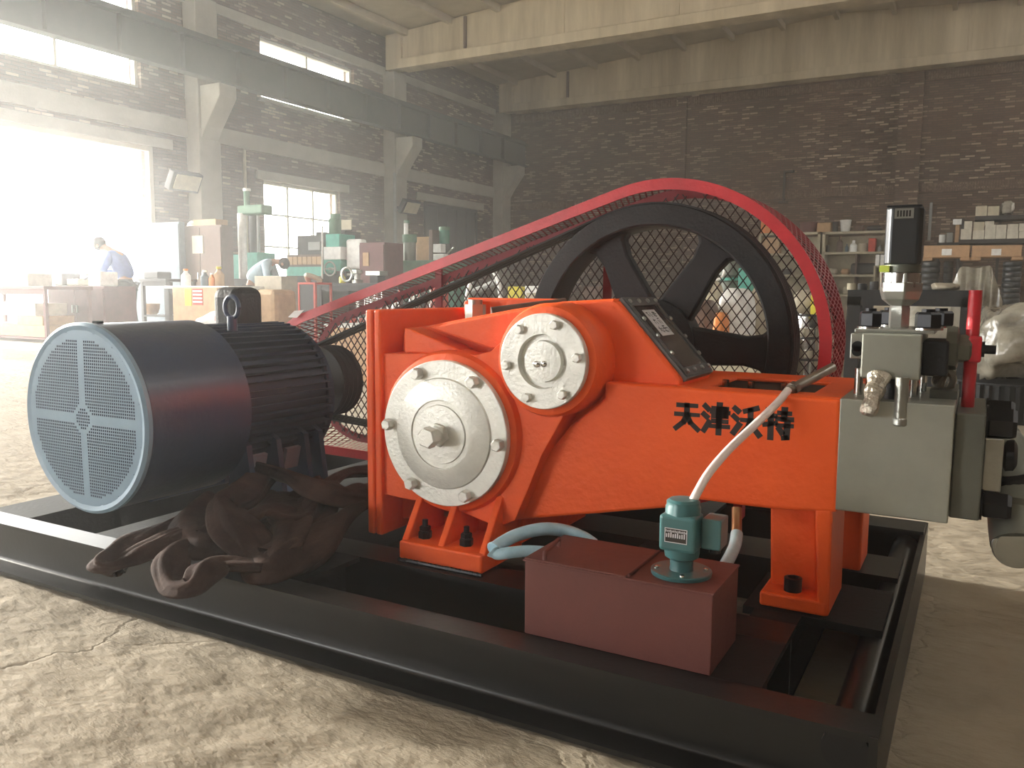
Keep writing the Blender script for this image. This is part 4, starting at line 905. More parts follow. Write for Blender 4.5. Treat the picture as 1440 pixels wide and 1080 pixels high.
# ---- person
def skinmesh(name, verts, edges, radii, m, parent, sub=2):
    me = bpy.data.meshes.new(name); me.from_pydata(verts, edges, []); o = bpy.data.objects.new(name, me); COL.objects.link(o)
    s_ = o.modifiers.new('skin', 'SKIN'); s_.use_smooth_shade = True
    for i, r in enumerate(radii): me.skin_vertices[0].data[i].radius = r if isinstance(r, tuple) else (r, r); 
    me.skin_vertices[0].data[0].use_root = True
    u = o.modifiers.new('s', 'SUBSURF'); u.levels = sub; u.render_levels = sub
    bpy.context.view_layer.update(); dg = bpy.context.evaluated_depsgraph_get(); nm = bpy.data.meshes.new_from_object(o.evaluated_get(dg)); bpy.data.objects.remove(o)
    nm.materials.clear(); nm.materials.append(m); nm.shade_smooth()
    r_ = bpy.data.objects.new(name, nm); COL.objects.link(r_); r_.parent = parent; return r_
def person(loc, rz, label, hips, chest, neck, head, arms, legs, shirt, trousers):
    t = thing('person', label, 'person', loc, None, rz); t['category'] = 'person'
    H_ = Vector(hips); C_ = Vector(chest); N_ = Vector(neck); D_ = Vector(head)
    V = [H_, lerp(H_, C_, .5), C_, N_, lerp(N_, D_, .55), D_, D_ + (D_ - N_).normalized() * .09]; E_ = [(0, 1), (1, 2), (2, 3), (3, 4), (4, 5), (5, 6)]
    Rr = [(.13, .10), (.12, .09), (.15, .10), .055, .065, .095, .06]
    SV, SE, SR = [H_ + Vector((0, 0, -.02)), lerp(H_, C_, .5), C_, N_ - (N_ - C_) * .2], [(0, 1), (1, 2), (2, 3)], [(.19, .16), (.19, .165), (.215, .175), .11]
    TV, TE, TR = [H_ + Vector((0, 0, .04))], [], [(.18, .15)]
    for sh, el, ha in arms:
        sh, el, ha = map(Vector, (sh, el, ha)); n = len(V); V += [sh, el, ha, ha + (ha - el).normalized() * .07]; E_ += [(2, n), (n, n + 1), (n + 1, n + 2), (n + 2, n + 3)]; Rr += [.055, .042, .030, .035]
        n = len(SV); SV += [sh, el, lerp(el, ha, .85)]; SE += [(2, n), (n, n + 1), (n + 1, n + 2)]; SR += [.085, .070, .055]
        # fingers
        d = (ha - el).normalized(); s2 = d.orthogonal().normalized()
        for k in range(5):
            a = ha + d * .07 + s2 * (.016 * (k - 2)); e2 = a + d * (.06 - .008 * abs(k - 2)) + (s2 * -.03 if k == 0 else Vector((0, 0, -.02))); n2 = len(V)
            V += [a, e2]; E_ += [(n + 0, n + 0)] if False else [(len(V) - 2, len(V) - 1)]; E_ += [(len(V) - 2, n2 - 1 - (2 * k) if k else n2 - 1)] if False else []
            Rr += [.010, .008]
            E_.append((n2, [i for i, v in enumerate(V) if v == ha + (ha - el).normalized() * .07][0]))
    for hp, kn, an, to in legs:
        hp, kn, an, to = map(Vector, (hp, kn, an, to)); n = len(V); V += [hp, kn, an, to]; E_ += [(0, n), (n, n + 1), (n + 1, n + 2), (n + 2, n + 3)]; Rr += [.08, .055, .04, .035]
        n = len(TV); TV += [hp, kn, an + (kn - an) * .08]; TE += [(0, n), (n, n + 1), (n + 1, n + 2)]; TR += [.125, .095, .08]
        mb = MB(); mb.tube([an + Vector((0, 0, -.02)) - (to - an) * .3, lerp(an, to, .3) + Vector((0, 0, -.01)), to], [.045, .05, .035], 10, .8)
        so_ = mb.build('shoe', M['darkm'], None); so_.parent = t
    body = skinmesh('body', [tuple(v) for v in V], E_, Rr, M['skin'], t)
    skinmesh('shirt', [tuple(v) for v in SV], SE, SR, M[shirt], t); skinmesh('trousers', [tuple(v) for v in TV], TE, TR, M[trousers], t)
    mb = MB(); up = (D_ - N_).normalized(); c = D_ + up * .035 + Vector((.022, 0, .02)); mb.sphere((0, 0, 0), .112, .100, .118); mb.v = [tuple(Vector(v) + c) for v in mb.v]; mb.v = mb.v
    h = mb.build('hair', M['hair'], None); h.parent = t
    # face: nose, ears, eyes, mouth on the side the head looks to
    fdir = (Vector((-1, 0, -.6)) if True else up).normalized(); fc = D_ + fdir * .10
    mb = MB(); mb.sphere(tuple(D_ + fdir * .085 + Vector((0, 0, -.01))), .022, .016, .026); n_ = mb.build('nose', M['skin'], None); n_.parent = t
    mb = MB(); 
    for sy in (-1, 1): mb.sphere(tuple(D_ + Vector((0, sy * .092, -.01))), .025, .012, .032)
    n_ = mb.build('ears', M['skin'], None); n_.parent = t
    mb = MB()
    for sy in (-1, 1): mb.sphere(tuple(D_ + fdir * .086 + Vector((-.01, sy * .033, .025))), .012, .012, .010)
    n_ = mb.build('eyes', M['darkm'], None); n_.parent = t
    mb = MB(); mb.sphere(tuple(D_ + fdir * .088 + Vector((.01, 0, -.045))), .012, .026, .008); n_ = mb.build('mouth', M['maroon'], None); n_.parent = t
    return t
q = at(176, 400, 9.4)
person((q.x, 9.4, 0), .51, 'person in a blue shirt and dark trousers leaning over the workbench at left', (0.05, 0, .98), (-.10, 0, 1.36), (-.26, 0, 1.50), (-.40, 0, 1.56),
       [((-.14, .20, 1.38), (-.22, .28, 1.12), (-.50, .18, 1.08)), ((-.14, -.20, 1.38), (-.24, -.28, 1.12), (-.52, -.16, 1.08))],
       [((.05, .10, .90), (.02, .13, .50), (.08, .14, .09), (-.10, .16, .04)), ((.05, -.10, .90), (-.04, -.14, .50), (0.0, -.18, .09), (-.18, -.2, .04))], 'blueshirt', 'trousers')
q = at(372, 400, 12.0)
person((q.x, 12.0, 0), 3.65, 'person in a pale blue shirt bending low behind the grey lifting eye of the motor', (.30, 0, .98), (-.06, 0, 1.36), (-.24, 0, 1.38), (-.38, 0, 1.33),
       [((-.08, .20, 1.32), (-.14, .27, 1.02), (-.36, .16, .92)), ((-.08, -.20, 1.32), (-.18, -.27, 1.02), (-.40, -.14, .90))],
       [((.30, .10, .84), (.16, .14, .46), (.26, .15, .09), (.08, .17, .04)), ((.30, -.10, .84), (.12, -.14, .46), (.22, -.17, .09), (.04, -.19, .04))], 'paleshirt', 'trousers')
# ---- work benches at the far left
def table(name, label, px, Y, dy, m, leg=.05, z1=None, group=None, shelf=None, top=.05, mat2=None):
    u0, v0, u1, v1 = px; x0, x1, _, zt = ext(px, Y); zt = z1 or zt
    t = thing(name, label, 'table', ((x0 + x1) / 2, Y + dy / 2, 0), group)
    MB().box(x0, x1, Y, Y + dy, zt - top, zt).build('table_top', M[m], t, smooth=0, bevel=.005)
    for x in (x0 + .02, x1 - leg - .02):
        for y in (Y + .02, Y + dy - leg - .02): MB().box(x, x + leg, y, y + leg, 0, zt - top).build('leg', M[mat2 or m], t, smooth=0)
    if shelf: MB().box(x0 + .02, x1 - .02, Y + .02, Y + dy - .02, shelf - .03, shelf).build('shelf', M[m], t, smooth=0)
    MB().box(x0 + .07, x1 - .07, Y + .03, Y + .06, zt - top - .08, zt - top).build('apron', M[mat2 or m], t, smooth=0)
    return t, x0, x1, zt
t1, a0, a1, zt1 = table('work_bench', 'reddish steel workbench with a lower shelf of crates at the far left edge', (-60, 402, 64, 500), 7.6, .8, 'maroon', shelf=.08)
def on(name, label, cat, px, Y, dy, m, z0, **k): return boxt(name, label, cat, px, Y, dy, m, z0=z0, **k)
c = at(20, 450, 7.65)
for (px, z0, m, lab) in (((-50, 464, 62, 480), .08, 'wood', 'orange wooden crate lying lowest on the shelf of the far left bench'), ((22, 447, 58, 460), None, 'wood', 'smaller orange wooden crate upper right of the stack on the far left bench'),
                         ((-40, 430, 48, 447), None, 'whitebox', 'white flat box above the orange crates on the far left bench')):
    x0, x1, za, zb_ = ext(px, 7.66); z0 = z0 if z0 else zlast
    h = max(.06, zb_ - za); mb = MB().box(x0, x1, 7.68, 8.2, z0 + .002, z0 + h)
    o = mb.build('crate' if m == 'wood' else 'box', M[m], None, smooth=0, bevel=.006, origin=((x0 + x1) / 2, 7.9, z0)); tag(o, lab, 'crate' if m == 'wood' else 'box'); zlast = z0 + h
x0, x1, za, zb_ = ext((-40, 384, 30, 402), 7.7); o = MB().box(x0, x1, 7.8, 8.2, zt1, zb_).build('box', M['whitebox'], None, smooth=0, origin=(x0, 8, zt1)); tag(o, 'pale carton on top of the far left bench', 'box')
# cupboard under bench beside it
def cabinet(name, label, px, Y, dy, m, doors=2, handles=True, z0=0, group=None):
    x0, x1, a_, zt = ext(px, Y); t = thing(name, label, 'cabinet', ((x0 + x1) / 2, Y + dy / 2, z0), group)
    MB().box(x0, x1, Y + .02, Y + dy, z0, zt).build('body', M[m], t, smooth=0, bevel=.006)
    for i in range(doors):
        xa, xb = lerp(x0, x1, i / doors) + .01, lerp(x0, x1, (i + 1) / doors) - .01
        d = MB().box(xa, xb, Y, Y + .02, z0 + .04, zt - .04).build('door', M[m], t, smooth=0, bevel=.003)
        if handles: xh = xb - .06 if i % 2 == 0 else xa + .04; MB().box(xh, xh + .02, Y - .02, Y, (z0 + zt) / 2, (z0 + zt) / 2 + .12).build('handle', M['steel'], d, smooth=0)
    return t, x0, x1, zt
_, a0, a1, ztc = cabinet('tool_cabinet', 'dark red tool cabinet standing right of the far left bench', (68, 402, 146, 470), 8.5, .6, 'maroon', 2)
for i, (px, m, nm, lab) in enumerate((((78, 384, 90, 402), 'greybox', 'tool_box', 'grey tool box on the dark red tool cabinet, at its left end'), ((96, 392, 112, 402), 'rag', 'rag_bundle', 'pale rag bundle on the dark red tool cabinet'), ((126, 382, 143, 402), 'whitep', 'box', 'white box beside the hands of the person in blue'))):
    x0, x1, za, zb_ = ext(px, 8.65); o = MB().box(x0, x1, 8.62, 8.95, ztc, zb_).build(nm, M[m], None, smooth=0, bevel=.02, origin=(x0, 8.4, ztc)); tag(o, lab, 'box' if i != 1 else 'rag')
b = MB(); q = at(112, 396, 8.75); b.box(q.x - .04, q.x + .05, 8.70, 8.80, ztc, ztc + .08); b.box(q.x - .06, q.x + .10, 8.68, 8.82, ztc + .08, ztc + .13); b.cyl((q.x + .1, 8.75, ztc + .10), (q.x + .28, 8.75, ztc + .16), .02, 8)
o = b.build('bench_vise', M['darkm'], None, smooth=0, origin=(q.x, 8.4, ztc)); tag(o, 'dark bench vise on the dark red tool cabinet', 'vise')
# black table behind the person, basket under it
_, a0, a1, zt = table('side_table', 'small black table right of the person in blue', (196, 392, 234, 450), 10.2, .7, 'darkm', leg=.06, shelf=.35)
x0, x1, za, zb_ = ext((202, 382, 222, 392), 10.3); o = MB().box(x0, x1, 10.3, 10.6, zt, zb_).build('tool_tray', M['darkm'], None, smooth=0, bevel=.02, origin=(x0, 10.4, zt)); tag(o, 'dark tool tray on the small black table', 'tray')
q = at(212, 420, 10.5); r_ = .2
o = MB().lathe([(.10, 0), (.15, .10), (.16, .2), (.145, .2), (.13, .03)], (q.x, 10.5, .35), (0, 0, 1), 24).build('basket', M['cardboard'], None, origin=(q.x, 10.5, .35)); tag(o, 'round tan basket on the lower shelf of the small black table', 'basket')
# white-topped bench with bottles behind the carton
_, a0, a1, ztw = table('work_bench', 'pale cluttered workbench behind the carton with red and yellow labels', (232, 402, 322, 450), 9.9, .8, 'whitep', leg=.06, mat2='darkm')
def bottle(px, Y, m, lab, z0, nm='bottle', cat='bottle', capm='orangep'):
    x0, x1, a_, b_ = ext(px, Y); r = (x1 - x0) / 2; h = b_ - z0; cx = (x0 + x1) / 2; t = thing(nm, lab, cat, (cx, Y, z0))
    MB().lathe([(r * .9, 0), (r, .02 * h), (r, .6 * h), (r * .45, .78 * h), (r * .4, .88 * h)], (cx, Y, z0), (0, 0, 1), 18).build('body', M[m], t)
    MB().cyl((cx, Y, z0 + .88 * h), (cx, Y, z0 + h), r * .5, 14).build('cap', M[capm], t); return t
bottle((257, 378, 266, 402), 10.1, 'whitep', 'white bottle on the bench behind the labelled carton', ztw)
bottle((284, 380, 292, 402), 10.1, 'bluegrey', 'dark blue bottle with a pale rim on the bench behind the labelled carton', ztw, capm='whitep')
bottle((295, 384, 301, 402), 10.1, 'orangep', 'slim orange bottle on the bench behind the labelled carton', ztw, capm='whitep')
bottle((303, 375, 313, 402), 10.2, 'wood', 'tan spray bottle at the right end of the pale cluttered bench', ztw, capm='yellow')
# carton with labels
x0, x1, za, zb_ = ext((243, 404, 306, 455), 8.9)
o = MB().box(x0, x1, 8.9, 9.6, 0, zb_).build('carton', M['cardboard'], None, smooth=0, bevel=.01, origin=((x0 + x1) / 2, 9.2, 0)); tag(o, 'large open carton with a yellow and a red label behind the motor', 'box')
X0, X1, Za, Zb = ext((260, 406, 269, 430), 8.895); l1 = MB().box(X0, X1, 8.893, 8.899, Za, Zb).build('label', M['yellow'], o, smooth=0, label='yellow label')
l1.location = (0, 0, 0)
X0, X1, Za, Zb = ext((271, 406, 285, 429), 8.895); l2 = MB().box(X0, X1, 8.893, 8.899, Za, Zb).build('label', M['redp'], o, smooth=0, label='red label')
for k in range(4): MB().box(X0 + .01, X1 - .01, 8.889, 8.893, lerp(Za, Zb, .15 + k * .22), lerp(Za, Zb, .24 + k * .22)).build('print_line', M['whitep'], l2, smooth=0)
x0, x1, za, zb_ = ext((268, 436, 322, 460), 7.6); _s = thing('plastic_sheet_pile', 'white plastic sheeting heaped right behind the motor top', 'sheeting', ((x0 + x1) / 2, 7.8, 0))
b = MB(); b.sphere(((x0 + x1) / 2, 7.9, zb_ * .45), (x1 - x0) / 2, .5, zb_ * .52, 20, 12); b.v = [(v[0] + .05 * noise.noise(Vector(v) * 5), v[1], max(0, v[2] + .08 * noise.noise(Vector(v) * 4))) for v in b.v]; b.build('sheet', M['whitep'], _s, smooth=2)
x0, x1, za, zb_ = ext((301, 444, 316, 452), 7.35); MB().box(x0, x1, 7.36, 7.38, za, zb_).build('red_sticker', M['redp'], _s, smooth=0)
# ---- partition, maroon cabinet, notice, things on top
_, a0, a1, ztp = cabinet('board_partition', 'dark blue-grey board partition next to the bright doorway', (187, 313, 252, 385), 11.2, .15, 'bluegrey', 1, False)
o, a0, a1, ztm = cabinet('wardrobe_cabinet', 'tall dull maroon cabinet with a cream notice on its door', (252, 317, 311, 385), 11.4, .3, 'brownm', 2)
X0, X1, Za, Zb = ext((264, 331, 279, 356), 11.28); MB().box(X0, X1, 11.385, 11.398, Za, Zb).build('notice', M['cream'], o, smooth=0)
q = at(251, 312, 11.7)
for (px, m, nm, cat, lab) in (((266, 311, 277, 317), 'whitep', 'helmet', 'helmet', 'white helmet on top of the maroon cabinet'), ((278, 309, 309, 317), 'wood', 'box', 'box', 'flat tan box on top of the maroon cabinet')):
    x0, x1, a_, b_ = ext(px, 11.6); h = b_ - ztm; mb = MB()
    if nm == 'helmet': mb.lathe([((x1 - x0) * .62, 0), ((x1 - x0) * .5, .02), ((x1 - x0) * .45, h * .6), ((x1 - x0) * .2, h)], ((x0 + x1) / 2, 11.6, ztm), (0, 0, 1), 20)
    else: mb.box(x0, x1, 11.5, 11.8, ztm, ztm + h)
    o = mb.build(nm, M[m], None, origin=((x0 + x1) / 2, 11.6, ztm)); tag(o, lab, cat)
# ---- floodlights on the wall
def flood(px, X, lab):
    c = atx((px[0] + px[2]) / 2, (px[1] + px[3]) / 2, X); t = thing('floodlight', lab, 'lamp', (XL + .02, c.y, c.z - .2))
    Rm = Matrix.Rotation(.5, 3, 'Y')
    MB().obox((c.x, c.y, c.z), .16, .75, .42, Rm).build('lamp_head', M['darkm'], t, smooth=0, bevel=.02)
    MB().obox((c.x + .10, c.y, c.z - .04), .02, .62, .32, Rm).build('lens', M['cream'], t, smooth=0)
    MB().box(XL + .005, c.x, c.y - .03, c.y + .03, c.z - .03, c.z + .03).build('bracket', M['darkm'], t, smooth=0); return t
flood((243, 246, 275, 264), XL + .75, 'square floodlight on the wall right of the bright doorway')
flood((566, 284, 585, 298), XL + .85, 'small tilted floodlight on the wall above the green drilling machines')
# pipes on wall / column
o = MB().cyl((XL + .47, 19.9, 0), (XL + .47, 19.9, 4.2), .05, 10).build('downpipe', M['greybox'], None, origin=(XL + .47, 19.9, 0)); tag(o, 'thin grey vertical pipe on the column left of the green drilling machines', 'pipe')
o = MB().cyl((XL + .06, 14.6, 0), (XL + .06, 14.6, 4.1), .04, 8).build('conduit', M['cream'], None, origin=(XL + .06, 14.6, 0)); tag(o, 'thin pale conduit on the wall left of the low barred window', 'pipe')
q = at(1104, 262, 26.95); b = MB(); z0_, z1_ = at(1104, 285, 26.9).z, at(1104, 240, 26.9).z
b.box(q.x - .05, q.x, 26.86, 27.0, z0_, z1_).box(q.x - .05, q.x + .25, 26.86, 27.0, z1_ - .06, z1_).box(q.x - .15, q.x + .10, 26.86, 27.0, z0_, z0_ + .06)
o = b.build('wall_bracket', M['darkm'], None, smooth=0, origin=(q.x, 27, z0_)); tag(o, 'black angle iron bracket fixed on the back brick wall', 'bracket')
q = at(1308, 310, 26.9); o = MB().cyl((q.x, 26.92, at(1308, 338, 26.9).z), (q.x, 26.92, at(1313, 285, 26.9).z), .04, 8).build('conduit', M['greybox'], None, origin=(q.x, 26.9, 2)); tag(o, 'short grey conduit on the back wall right of the actuator tower', 'pipe')
q = at(945, 311, 26.9); o = MB().box(q.x - .45, q.x + .45, 26.94, 26.985, q.z - .14, q.z + .14).build('sign', M['brownm'], None, smooth=0, origin=(q.x, 26.95, q.z)); tag(o, 'small dark sign plate on the back wall seen inside the flywheel', 'sign')
# ---- green and white press
def colm(t, name, u, v0, v1, Y, r, m, z0=None, n=18, sq=False):
    c = at(u, (v0 + v1) / 2, Y); za = at(u, v1, Y).z if z0 is None else z0; zb_ = at(u, v0, Y).z; b = MB()
    if sq: b.box(c.x - r, c.x + r, Y - r, Y + r, za, zb_)
    else: b.lathe([(r * .95, 0), (r, .02), (r, zb_ - za - .02), (r * .95, zb_ - za)], (c.x, Y, za), (0, 0, 1), n)
    return b.build(name, M[m], t)
Y = 12.6; q = at(350, 400, Y)
t = thing('radial_drill', 'tall green drilling machine with bright white column left of the person in pale blue', 'machine', (q.x, Y, 0))
bpart(t, 'base', (326, 392, 372, 450), Y - .3, .9, 'darkm', z0=0); bpart(t, 'gear_case', (326, 358, 340, 392), Y - .25, .5, 'mint'); bpart(t, 'control_case', (346, 355, 362, 392), Y - .25, .5, 'mint')
colm(t, 'column', 341, 300, 392, Y - .45, .085, 'whitep'); bpart(t, 'head_plate', (333, 288, 368, 301), Y - .5, .3, 'green2', bevel=.03)
colm(t, 'rear_column', 356, 300, 392, Y, .07, 'darkm'); colm(t, 'guide_rod', 364, 300, 392, Y, .03, 'greybox'); colm(t, 'motor', 347, 268, 289, Y - .1, .06, 'green2'); colm(t, 'knob', 347, 265, 269, Y - .1, .08, 'whitep')
# grey board in front of person 2, basket
o = boxt('parts_bin', 'flat olive grey bin under the arms of the person in pale blue', 'bin', (358, 388, 396, 404), 11.0, .4, 'rag', z0=.0); 
o = boxt('basket', 'round-topped brown basket right of the motor terminal box', 'basket', (356, 407, 386, 440), 9.4, .5, 'wood', z0=0, bevel=.08)
# ---- milling machine with round wheel
Y = 13.5; q = at(466, 400, Y); t = thing('milling_machine', 'green milling machine with a white panel and round hand wheel', 'machine', (q.x, Y, 0))
bpart(t, 'base', (452, 385, 488, 450), Y - .2, .9, 'darkm', z0=0); bpart(t, 'column', (472, 325, 486, 390), Y + .1, .5, 'darkm'); bpart(t, 'lower_head', (455, 365, 479, 381), Y - .2, .5, 'mint'); bpart(t, 'control_panel', (455, 347, 479, 365), Y - .25, .4, 'whitep')
bpart(t, 'upper_head', (458, 329, 477, 347), Y - .2, .5, 'mint'); colm(t, 'drive_motor', 471, 308, 329, Y, .13, 'green2'); colm(t, 'motor_cap', 472, 301, 309, Y, .10, 'green2')
q = at(464, 378, Y - .35); MB().add([], []).tube([(q.x + .14 * math.cos(k * PI / 10), Y - .35, q.z + .14 * math.sin(k * PI / 10)) for k in range(21)], .018, 8, cap=False).build('hand_wheel', M['steel'], t)
MB().cyl((q.x, Y - .38, q.z), (q.x, Y - .2, q.z), .03, 10).build('wheel_hub', M['steel'], t); MB().box(q.x - .13, q.x + .13, Y - .36, Y - .345, q.z - .012, q.z + .012).build('wheel_spoke', M['steel'], t, smooth=0)
bpart(t, 'paper', (480, 309, 494, 323), Y - .05, .02, 'cream', bevel=0); bpart(t, 'paper_frame', (480, 323, 494, 325), Y - .05, .03, 'darkm', bevel=0); MB().cyl(at(453, 300, Y - .4) + Vector((0, 0, -.25)), at(453, 392, Y - .4), .02, 8).build('lamp_post', M['whitep'], t)
bpart(t, 'cloth', (486, 336, 508, 378), Y - .1, .2, 'whitep', bevel=.05)
# ---- lathe in front of low window
Y = 14.2; q = at(425, 400, Y); t = thing('lathe', 'long lathe with a slatted tan guard and green bed under the low window', 'machine', (q.x, Y, 0))
bpart(t, 'bed', (403, 375, 452, 388), Y, .5, 'mint'); bpart(t, 'pedestal', (403, 388, 452, 450), Y, .5, 'darkm', z0=0); bpart(t, 'guard_back', (404, 358, 452, 375), Y + .05, .3, 'brownm', bevel=0)
x0, x1, za, zb_ = ext((405, 361, 452, 372), Y)
for i in range(7): MB().box(lerp(x0, x1, i / 7) + .01, lerp(x0, x1, (i + 1) / 7) - .01, Y, Y + .04, za, zb_).build('slat', M['wood'], t, smooth=0)
bpart(t, 'headstock', (418, 331, 452, 358), Y + .1, .5, 'darkm'); bpart(t, 'dial_frame', (433, 340, 450, 352), Y + .05, .04, 'greybox'); bpart(t, 'top_unit', (444, 326, 452, 332), Y + .15, .3, 'darkm')
# ---- red frame stool
Y = 9.5; x0, x1, za, zb_ = ext((419, 400, 443, 428), Y); t = thing('stool', 'red tube-framed stool with dark panel behind the motor', 'stool', ((x0 + x1) / 2, Y + .2, 0))
for x in (x0, x1 - .03):
    for y in (Y, Y + .35): MB().box(x, x + .03, y, y + .03, 0, zb_).build('leg', M['redp'], t, smooth=0)
MB().box(x0, x1, Y, Y + .38, zb_, zb_ + .03).build('seat', M['redp'], t, smooth=0, bevel=.005); MB().box(x0 + .03, x1 - .03, Y + .01, Y + .02, .1, zb_).build('front_panel', M['darkm'], t, smooth=0)
o = MB().tube(smoothp([(x0 + .03, Y + .2, zb_ + .06), (x0 + .10, Y + .1, zb_ + .14), (x0 + .2, Y + .25, zb_ + .08), (x1 - .05, Y + .15, zb_ + .05)], 5), .04, 10).build('rag_bundle', M['rag'], None, origin=(x0, Y, zb_)); tag(o, 'pale crumpled rag on the red tube-framed stool', 'rag')
# ---- cluttered dark counter behind the guard's left end
_, a0, a1, ztk = table('work_bench', 'long dark workbench behind the left end of the red guard', (446, 398, 560, 440), 10.8, .8, 'darkm', shelf=.4)
def onb(px, Y, dy, m, nm, lab, cat, z0, bevel=.01):
    x0, x1, a_, b_ = ext(px, Y); o = MB().box(x0, x1, Y, Y + dy, z0, max(b_, z0 + .02)).build(nm, M[m], None, smooth=0, bevel=bevel, origin=((x0 + x1) / 2, Y, z0)); return tag(o, lab, cat)
bottle((478, 385, 485, 400), 11.0, 'yellow', 'small yellow bottle on the dark bench behind the guard', ztk, capm='redp')
q = at(495, 402, 11.0); t = thing('valve_fitting', 'round metal valve fitting with hand wheel on the dark bench', 'fitting', (q.x, 11.0, ztk)); zz_ = ztk + .14
MB().tube([(q.x - .02 + .11 * math.cos(k * PI / 8), 10.9, zz_ + .11 * math.sin(k * PI / 8)) for k in range(17)], .022, 8, cap=False).build('wheel', M['steel'], t); MB().lathe([(.09, 0), (.09, .05), (.05, .06), (.05, .15), (.08, .16), (.08, .22)], (q.x + .12, 11.0, ztk), (0, 0, 1), 16).build('body', M['steel'], t); MB().cyl((q.x - .02, 10.9, zz_), (q.x + .12, 11.0, zz_), .02, 8).build('spindle', M['steel'], t)
q = at(531, 398, 11.1); t = thing('bench_vise', 'bright metal bench vise near the right end of the dark bench', 'vise', (q.x, 11.1, ztk)); MB().box(q.x - .08, q.x + .08, 11.0, 11.2, ztk, ztk + .12).build('base', M['darkm'], t, smooth=0); MB().box(q.x - .16, q.x + .14, 10.98, 11.2, ztk + .12, ztk + .2).build('jaws', M['steel'], t, smooth=0, bevel=.01)
_, a0, a1, ztb = cabinet('wooden_cabinet', 'dark brown wooden cabinet with a tan label right of the milling machine', (505, 341, 540, 420), 12.6, .6, 'maroon', 1)
X0, X1, Za, Zb = ext((510, 355, 518, 374), 12.58); MB().box(X0, X1, 12.585, 12.6, Za, Zb).build('label', M['wood'], _, smooth=0)
# ---- two green drilling machines with brown boards
Y = 15; q = at(575, 380, Y); t = thing('drill_press', 'left green drilling machine with steel column, below the tilted floodlight', 'machine', (q.x, Y, 0))
colm(t, 'motor', 571, 313, 330, Y, .05, 'whitep'); colm(t, 'head', 576, 330, 341, Y, .16, 'green2'); colm(t, 'column', 576, 341, 368, Y, .13, 'steeldark'); bpart(t, 'table', (562, 366, 622, 392), Y - .3, .7, 'green2'); bpart(t, 'base', (562, 392, 600, 440), Y - .3, .8, 'green', z0=0); colm(t, 'motor_cap', 572, 310, 314, Y, .065, 'green2')
q2 = at(558, 365, Y - .2); MB().tube([(q2.x + .10 * math.cos(k * PI / 8), Y - .2, q2.z + .16 * math.sin(k * PI / 8)) for k in range(17)], .04, 8, cap=False).build('hose_coil', M['whitep'], t)
Y = 16.6; q = at(622, 380, Y); t = thing('drill_press', 'right green drilling machine with white control boxes', 'machine', (q.x, Y, 0))
colm(t, 'motor', 625, 322, 343, Y, .12, 'green'); colm(t, 'motor_cap', 625, 319, 324, Y, .13, 'green2'); colm(t, 'column', 628, 343, 380, Y, .11, 'darkm'); bpart(t, 'control_box', (609, 343, 620, 355), Y - .3, .2, 'whitep'); bpart(t, 'control_box', (609, 357, 624, 370), Y - .3, .2, 'whitep'); bpart(t, 'base', (611, 370, 640, 440), Y - .3, .8, 'green', z0=0)
MB().cyl(at(630, 356, Y - .2), at(638, 348, Y - .3), .02, 8).build('feed_lever', M['steel'], t)
o = boxt('wooden_board', 'tan wooden board standing between the two green drilling machines', 'board', (585, 333, 603, 366), 16.4, .08, 'wood', z0=0); o = boxt('wooden_board', 'narrow brown board edge right of the tan board, by the right drill', 'board', (603, 323, 608, 368), 16.3, .3, 'brownm', z0=0)
# ---- rods standing in a rack behind the guard mesh
Y = 9.0; xa, xb = at(500, 430, Y).x, at(622, 430, Y).x
t = thing('rod_rack', 'low dark rack holding upright bright steel rods behind the guard mesh', 'rack', ((xa + xb) / 2, Y, 0)); MB().box(xa, xb, Y - .12, Y + .12, 0, .12).build('base', M['darkm'], t, smooth=0); MB().box(xa, xb, Y - .14, Y - .12, .35, .40).build('rail', M['redp'], t, smooth=0); MB().box(xa, xb, Y + .12, Y + .14, .35, .40).build('rail', M['redp'], t, smooth=0)
MB().box(xb - .05, xb, Y - .14, Y + .14, 0, .95).build('post', M['redp'], t, smooth=0); MB().box(xa, xa + .05, Y - .14, Y + .14, 0, .45).build('post', M['redp'], t, smooth=0)
n0 = None
for i in range(34):
    x = lerp(xa + .08, xb - .08, (i + R.uniform(-.3, .3)) / 33); h = R.uniform(.55, .78); 
    if n0 is None: n0 = MB().cyl((0, 0, 0), (0, 0, 1), .016, 8).build('steel_rod', M['chrome'], None); o = n0
    else: o = n0.copy(); COL.objects.link(o)
    o.location = (x, Y + R.uniform(-.08, .08), .121); o.scale = (R.uniform(.8, 1.5),) * 2 + (h,); o.rotation_euler = (R.uniform(-.04, .04), R.uniform(-.07, .07), 0)
    tag(o, 'bright steel rod standing upright in the rack behind the guard mesh', 'rod', 'steel rods in the rack')
